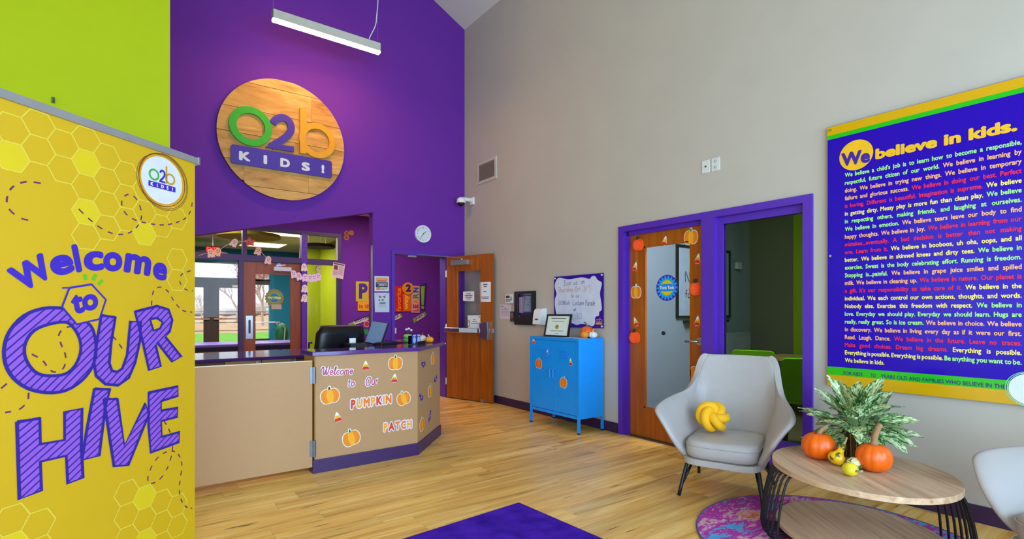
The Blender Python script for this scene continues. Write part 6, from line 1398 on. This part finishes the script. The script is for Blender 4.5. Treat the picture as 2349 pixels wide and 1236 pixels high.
arm1 = armchair(AC, ARZ, 'grey leather armchair with yellow knot cushion by the tinted window')
arm2 = dup(arm1, Vector((3.255, .15, 0)), math.radians(-133), 'grey leather armchair cut off at the right edge')
# knotted cushion
kc = Matrix.Translation(AC) @ Matrix.Rotation(ARZ, 4, 'Z') @ Vector((-.10, -.015, .52))
kt_ = thing('knot_cushion', 'yellow knotted ball cushion on the grey armchair', 'cushion', kc-Vector((0, 0, .115)))
pts = []
for k in range(150):
    a = 2*PI*k/150; r_ = .066+.034*math.cos(3.5*2*a/1.0*.5*2/2) if False else .058+.034*math.cos(5*a); pts.append((r_*math.cos(3*a), .046*math.sin(5*a), r_*math.sin(3*a)))
M_k = Matrix.Translation(kc) @ Matrix.Rotation(ARZ+.75, 4, 'Z') @ Matrix.Rotation(-.75, 4, 'X')
obj('knot_tube', G().tube(pts, .031, 12, True).xf(M_k), M('#F4B406', rough=.75, var=.05, bump=.08, name='yellow_velvet'), kt_, smooth_=True)

# ------------------------------------------------------------------ plant in a woven pot
pp0 = FLP(1973, 1050, TZ); pp0 = Vector((pp0.x+.03, pp0.y+.03, TZ))
pl = thing('potted_plant', 'leafy variegated plant in a brown woven pot', 'plant', pp0)
wv_, t_, b_ = nt('woven_brown_reed'); tc = N(t_, 'ShaderNodeTexCoord'); wa = N(t_, 'ShaderNodeTexWave', wave_type='BANDS', bands_direction='Z'); wa.inputs['Scale'].default_value = 42; wa.inputs['Distortion'].default_value = 1.5; wa.inputs['Detail Scale'].default_value = 8; t_.links.new(tc.outputs['Object'], wa.inputs['Vector'])
rr = ramp(t_, [(.0, lin('#2E1C0C')), (.6, lin('#6A4622')), (1.0, lin('#8A6434'))]); t_.links.new(wa.outputs['Fac'], rr.inputs['Fac']); t_.links.new(rr.outputs['Color'], b_.inputs['Base Color']); b_.inputs['Roughness'].default_value = .7
bp = N(t_, 'ShaderNodeBump'); bp.inputs['Strength'].default_value = .7; bp.inputs['Distance'].default_value = .004; t_.links.new(wa.outputs['Fac'], bp.inputs['Height']); t_.links.new(bp.outputs['Normal'], b_.inputs['Normal'])
pot = obj('pot', G().lathe([(.068, 0), (.074, .006), (.080, .09), (.083, .165), (.078, .168), (.074, .16), (.07, .13)], pp0, 36), wv_, pl, smooth_=True)
for k in range(18):
    a = 2*PI*k/18; obj('reed', G().tube([pp0+Vector((.0755*math.cos(a), .0755*math.sin(a), .004)), pp0+Vector((.0815*math.cos(a), .0815*math.sin(a), .09)), pp0+Vector((.0845*math.cos(a), .0845*math.sin(a), .164))], .0022, 5), M('#B08A4A', rough=.7), pot)
tag(obj('soil', G().lathe([(.072, .13), (.07, .145), (.01, .15)], pp0, 20), M('#2A1E14', rough=.95), pl))
lf_, t_, b_ = nt('variegated_leaf'); tc = N(t_, 'ShaderNodeTexCoord'); sp = N(t_, 'ShaderNodeSeparateXYZ'); t_.links.new(tc.outputs['Generated'], sp.inputs[0])
oi = N(t_, 'ShaderNodeObjectInfo'); vm = N(t_, 'ShaderNodeVectorMath', operation='ADD'); mp = N(t_, 'ShaderNodeMapping'); mp.inputs['Scale'].default_value = (26, 75, 60); t_.links.new(tc.outputs['Object'], vm.inputs[0]); t_.links.new(oi.outputs['Random'], vm.inputs[1]); t_.links.new(vm.outputs[0], mp.inputs['Vector'])
n1 = N(t_, 'ShaderNodeTexNoise'); n1.inputs['Scale'].default_value = 1.4; n1.inputs['Detail'].default_value = 4; n1.inputs['Roughness'].default_value = .75; t_.links.new(mp.outputs[0], n1.inputs['Vector'])
ed = N(t_, 'ShaderNodeMath', operation='SUBTRACT'); ed.inputs[1].default_value = .5; t_.links.new(sp.outputs['Y'], ed.inputs[0]); ab = N(t_, 'ShaderNodeMath', operation='ABSOLUTE'); t_.links.new(ed.outputs[0], ab.inputs[0])
ma = N(t_, 'ShaderNodeMath', operation='MULTIPLY_ADD'); ma.inputs[1].default_value = -.28; t_.links.new(ab.outputs[0], ma.inputs[0]); t_.links.new(n1.outputs['Fac'], ma.inputs[2])
rr = ramp(t_, [(.35, lin('#20521E')), (.415, lin('#4E8440')), (.455, lin('#B4CA84')), (.58, lin('#ECEEC4'))]); t_.links.new(ma.outputs[0], rr.inputs['Fac']); t_.links.new(rr.outputs['Color'], b_.inputs['Base Color']); b_.inputs['Roughness'].default_value = .38
b_.inputs['Subsurface Weight'].default_value = 0.0
def leaf_mesh(Lf, Wf, droop, fold):
    g = G(); n = 9; vs = []
    for i in range(n+1):
        s_ = i/n; w = Wf*(math.sin(PI*s_**.72)**.9)*(1-.12*s_) if 0 < i < n else .0008
        x = Lf*(s_-.12*droop*s_*s_); z = Lf*(.16*s_-droop*.5*s_*s_)
        for j in range(-2, 3): y = w*j/2; vs.append((x, y, z+abs(j/2)*w*fold+.006*math.sin(i*1.7+j)*(.5 if j else 0)))
    fs = [(i*5+j, (i+1)*5+j, (i+1)*5+j+1, i*5+j+1) for i in range(n) for j in range(4)]
    return g.add(vs, fs)
rl = random.Random(21); lms = []
for Lf, Wf, dr, fo in ((.185, .058, .45, .16), (.20, .064, .75, .12), (.17, .060, 1.0, .10), (.22, .058, .35, .18)):
    o = obj('leaf', leaf_mesh(Lf, Wf, dr, fo), lf_, pl, local=True, smooth_=True); lms.append(o.data); bpy.data.objects.remove(o)
spec = []
for k in range(17): spec.append((2*PI*k/17+rl.uniform(-.2, .2), rl.uniform(-.35, .0), .13, .13))
for k in range(16): spec.append((2*PI*k/16+.25+rl.uniform(-.2, .2), rl.uniform(.05, .38), .17, .12))
for k in range(12): spec.append((2*PI*k/12+.1+rl.uniform(-.25, .25), rl.uniform(.48, .82), .22, .07))
for k in range(7): spec.append((2*PI*k/7+rl.uniform(-.3, .3), rl.uniform(.98, 1.28), .25, .04))
for i, (az, el, hh, rad) in enumerate(spec):
    L_ = bpy.data.objects.new('leaf', lms[rl.randrange(4)]); COL.objects.link(L_); L_.parent = pl
    st = Vector((math.cos(az)*.02, math.sin(az)*.02, .14)); bs = Vector((math.cos(az)*rad*.85, math.sin(az)*rad*.85, hh+.02+rl.uniform(-.015, .015)))
    L_.location = bs; L_.rotation_euler = (Matrix.Rotation(az, 3, 'Z') @ Matrix.Rotation(-el, 3, 'Y') @ Matrix.Rotation(rl.uniform(-.5, .5), 3, 'X')).to_euler(); s_ = rl.uniform(.92, 1.15); L_.scale = (s_, s_*rl.uniform(.95, 1.15), s_)
    obj('leaf_stalk', G().tube([st, (st+bs)/2+Vector((0, 0, .02)), bs], .0035, 5), M('#7C9A5A', rough=.5), pl, local=True)

# ------------------------------------------------------------------ pumpkins and gourds on the table
def on_table(px, py): q = FLP(px, py, TZ); return q
q = on_table(1886, 1056); pumpkin('pumpkin', 'orange pumpkin with curled brown stem at the back of the coffee table', q+Vector((.03, .03, 0)), .090, .15, m_pk, m_stm, 11, .05, (.035, -.03), 'pumpkins on the coffee table', 66, .055, .012)
q = on_table(2015, 1086); pumpkin('pumpkin', 'orange pumpkin with long upright stem at the front of the coffee table', q+Vector((.03, .03, 0)), .085, .148, m_pk, m_stm, 11, .11, (.035, -.03), 'pumpkins on the coffee table', 66, .055, .014, .4)
def gourd(label, name, base, axis, prof, mats, seg=30, ribs=10):
    t = thing(name, label, 'gourd', base, 0, 'gourds on the coffee table'); ax = Vector(axis).normalized(); Rm = Z.rotation_difference(ax).to_matrix().to_4x4()
    g = G().lathe(prof, (0, 0, 0), seg, lambda a, z: 1-.07*(1-abs(math.sin(ribs*a/2))**.6)).xf(Matrix.Translation(Vector(base)) @ Rm); lo = min(v.z for v in g.v); d = Vector((0, 0, TZ-lo+.0005)); g.v = [v+d for v in g.v]
    obj('body', g, mats[0], t, smooth_=True); tip = Vector(base)+d+ax*prof[-1][1]; obj('stem', G().tube([tip-ax*.008, tip+ax*.02, tip+ax*.035+Z*.008], [.008, .005, .006], 6), mats[1], t, smooth_=True)
def striped(name, ca, cb, sc=26, axis='X'):
    m, t_, b_ = nt(name); tc = N(t_, 'ShaderNodeTexCoord'); n0 = N(t_, 'ShaderNodeTexNoise'); n0.inputs['Scale'].default_value = sc; n0.inputs['Detail'].default_value = 3; t_.links.new(tc.outputs['Object'], n0.inputs['Vector'])
    rr = ramp(t_, [(.40, lin(ca)), (.45, lin(cb))]); t_.links.new(n0.outputs['Fac'], rr.inputs['Fac']); t_.links.new(rr.outputs['Color'], b_.inputs['Base Color']); b_.inputs['Roughness'].default_value = .4; return m
q = on_table(1918, 1072); gourd('yellow and green gourd with long yellow neck on the coffee table', 'ornamental_gourd', q+Vector((.02, .02, .03)), (.55, -.18, .75), [(.004, 0), (.03, .006), (.044, .026), (.042, .046), (.028, .062), (.019, .078), (.016, .10), (.014, .118), (.008, .128)], (striped('striped_gourd_rind', '#4A5A10', '#F0B810', 20), M('#B8A880', rough=.8)))
q = on_table(1939, 1088); gourd('pale yellow gourd lying at the front of the coffee table', 'ornamental_gourd', q+Vector((.01, .01, .03)), (-.35, -.75, .05), [(.004, 0), (.022, .006), (.034, .026), (.035, .045), (.026, .066), (.008, .076)], (M('#E8D020', rough=.4, var=.12, scale=25), M('#B8A880', rough=.8)))
q = on_table(1944, 1077); gourd('green striped gourd lying beside the pale yellow gourd', 'ornamental_gourd', q+Vector((.0, .0, .03)), (.8, -.6, .05), [(.004, 0), (.022, .006), (.033, .026), (.034, .05), (.024, .072), (.008, .08)], (striped('green_striped_rind', '#3A6A1C', '#E0D8A0', 30), M('#B8A880', rough=.8)))
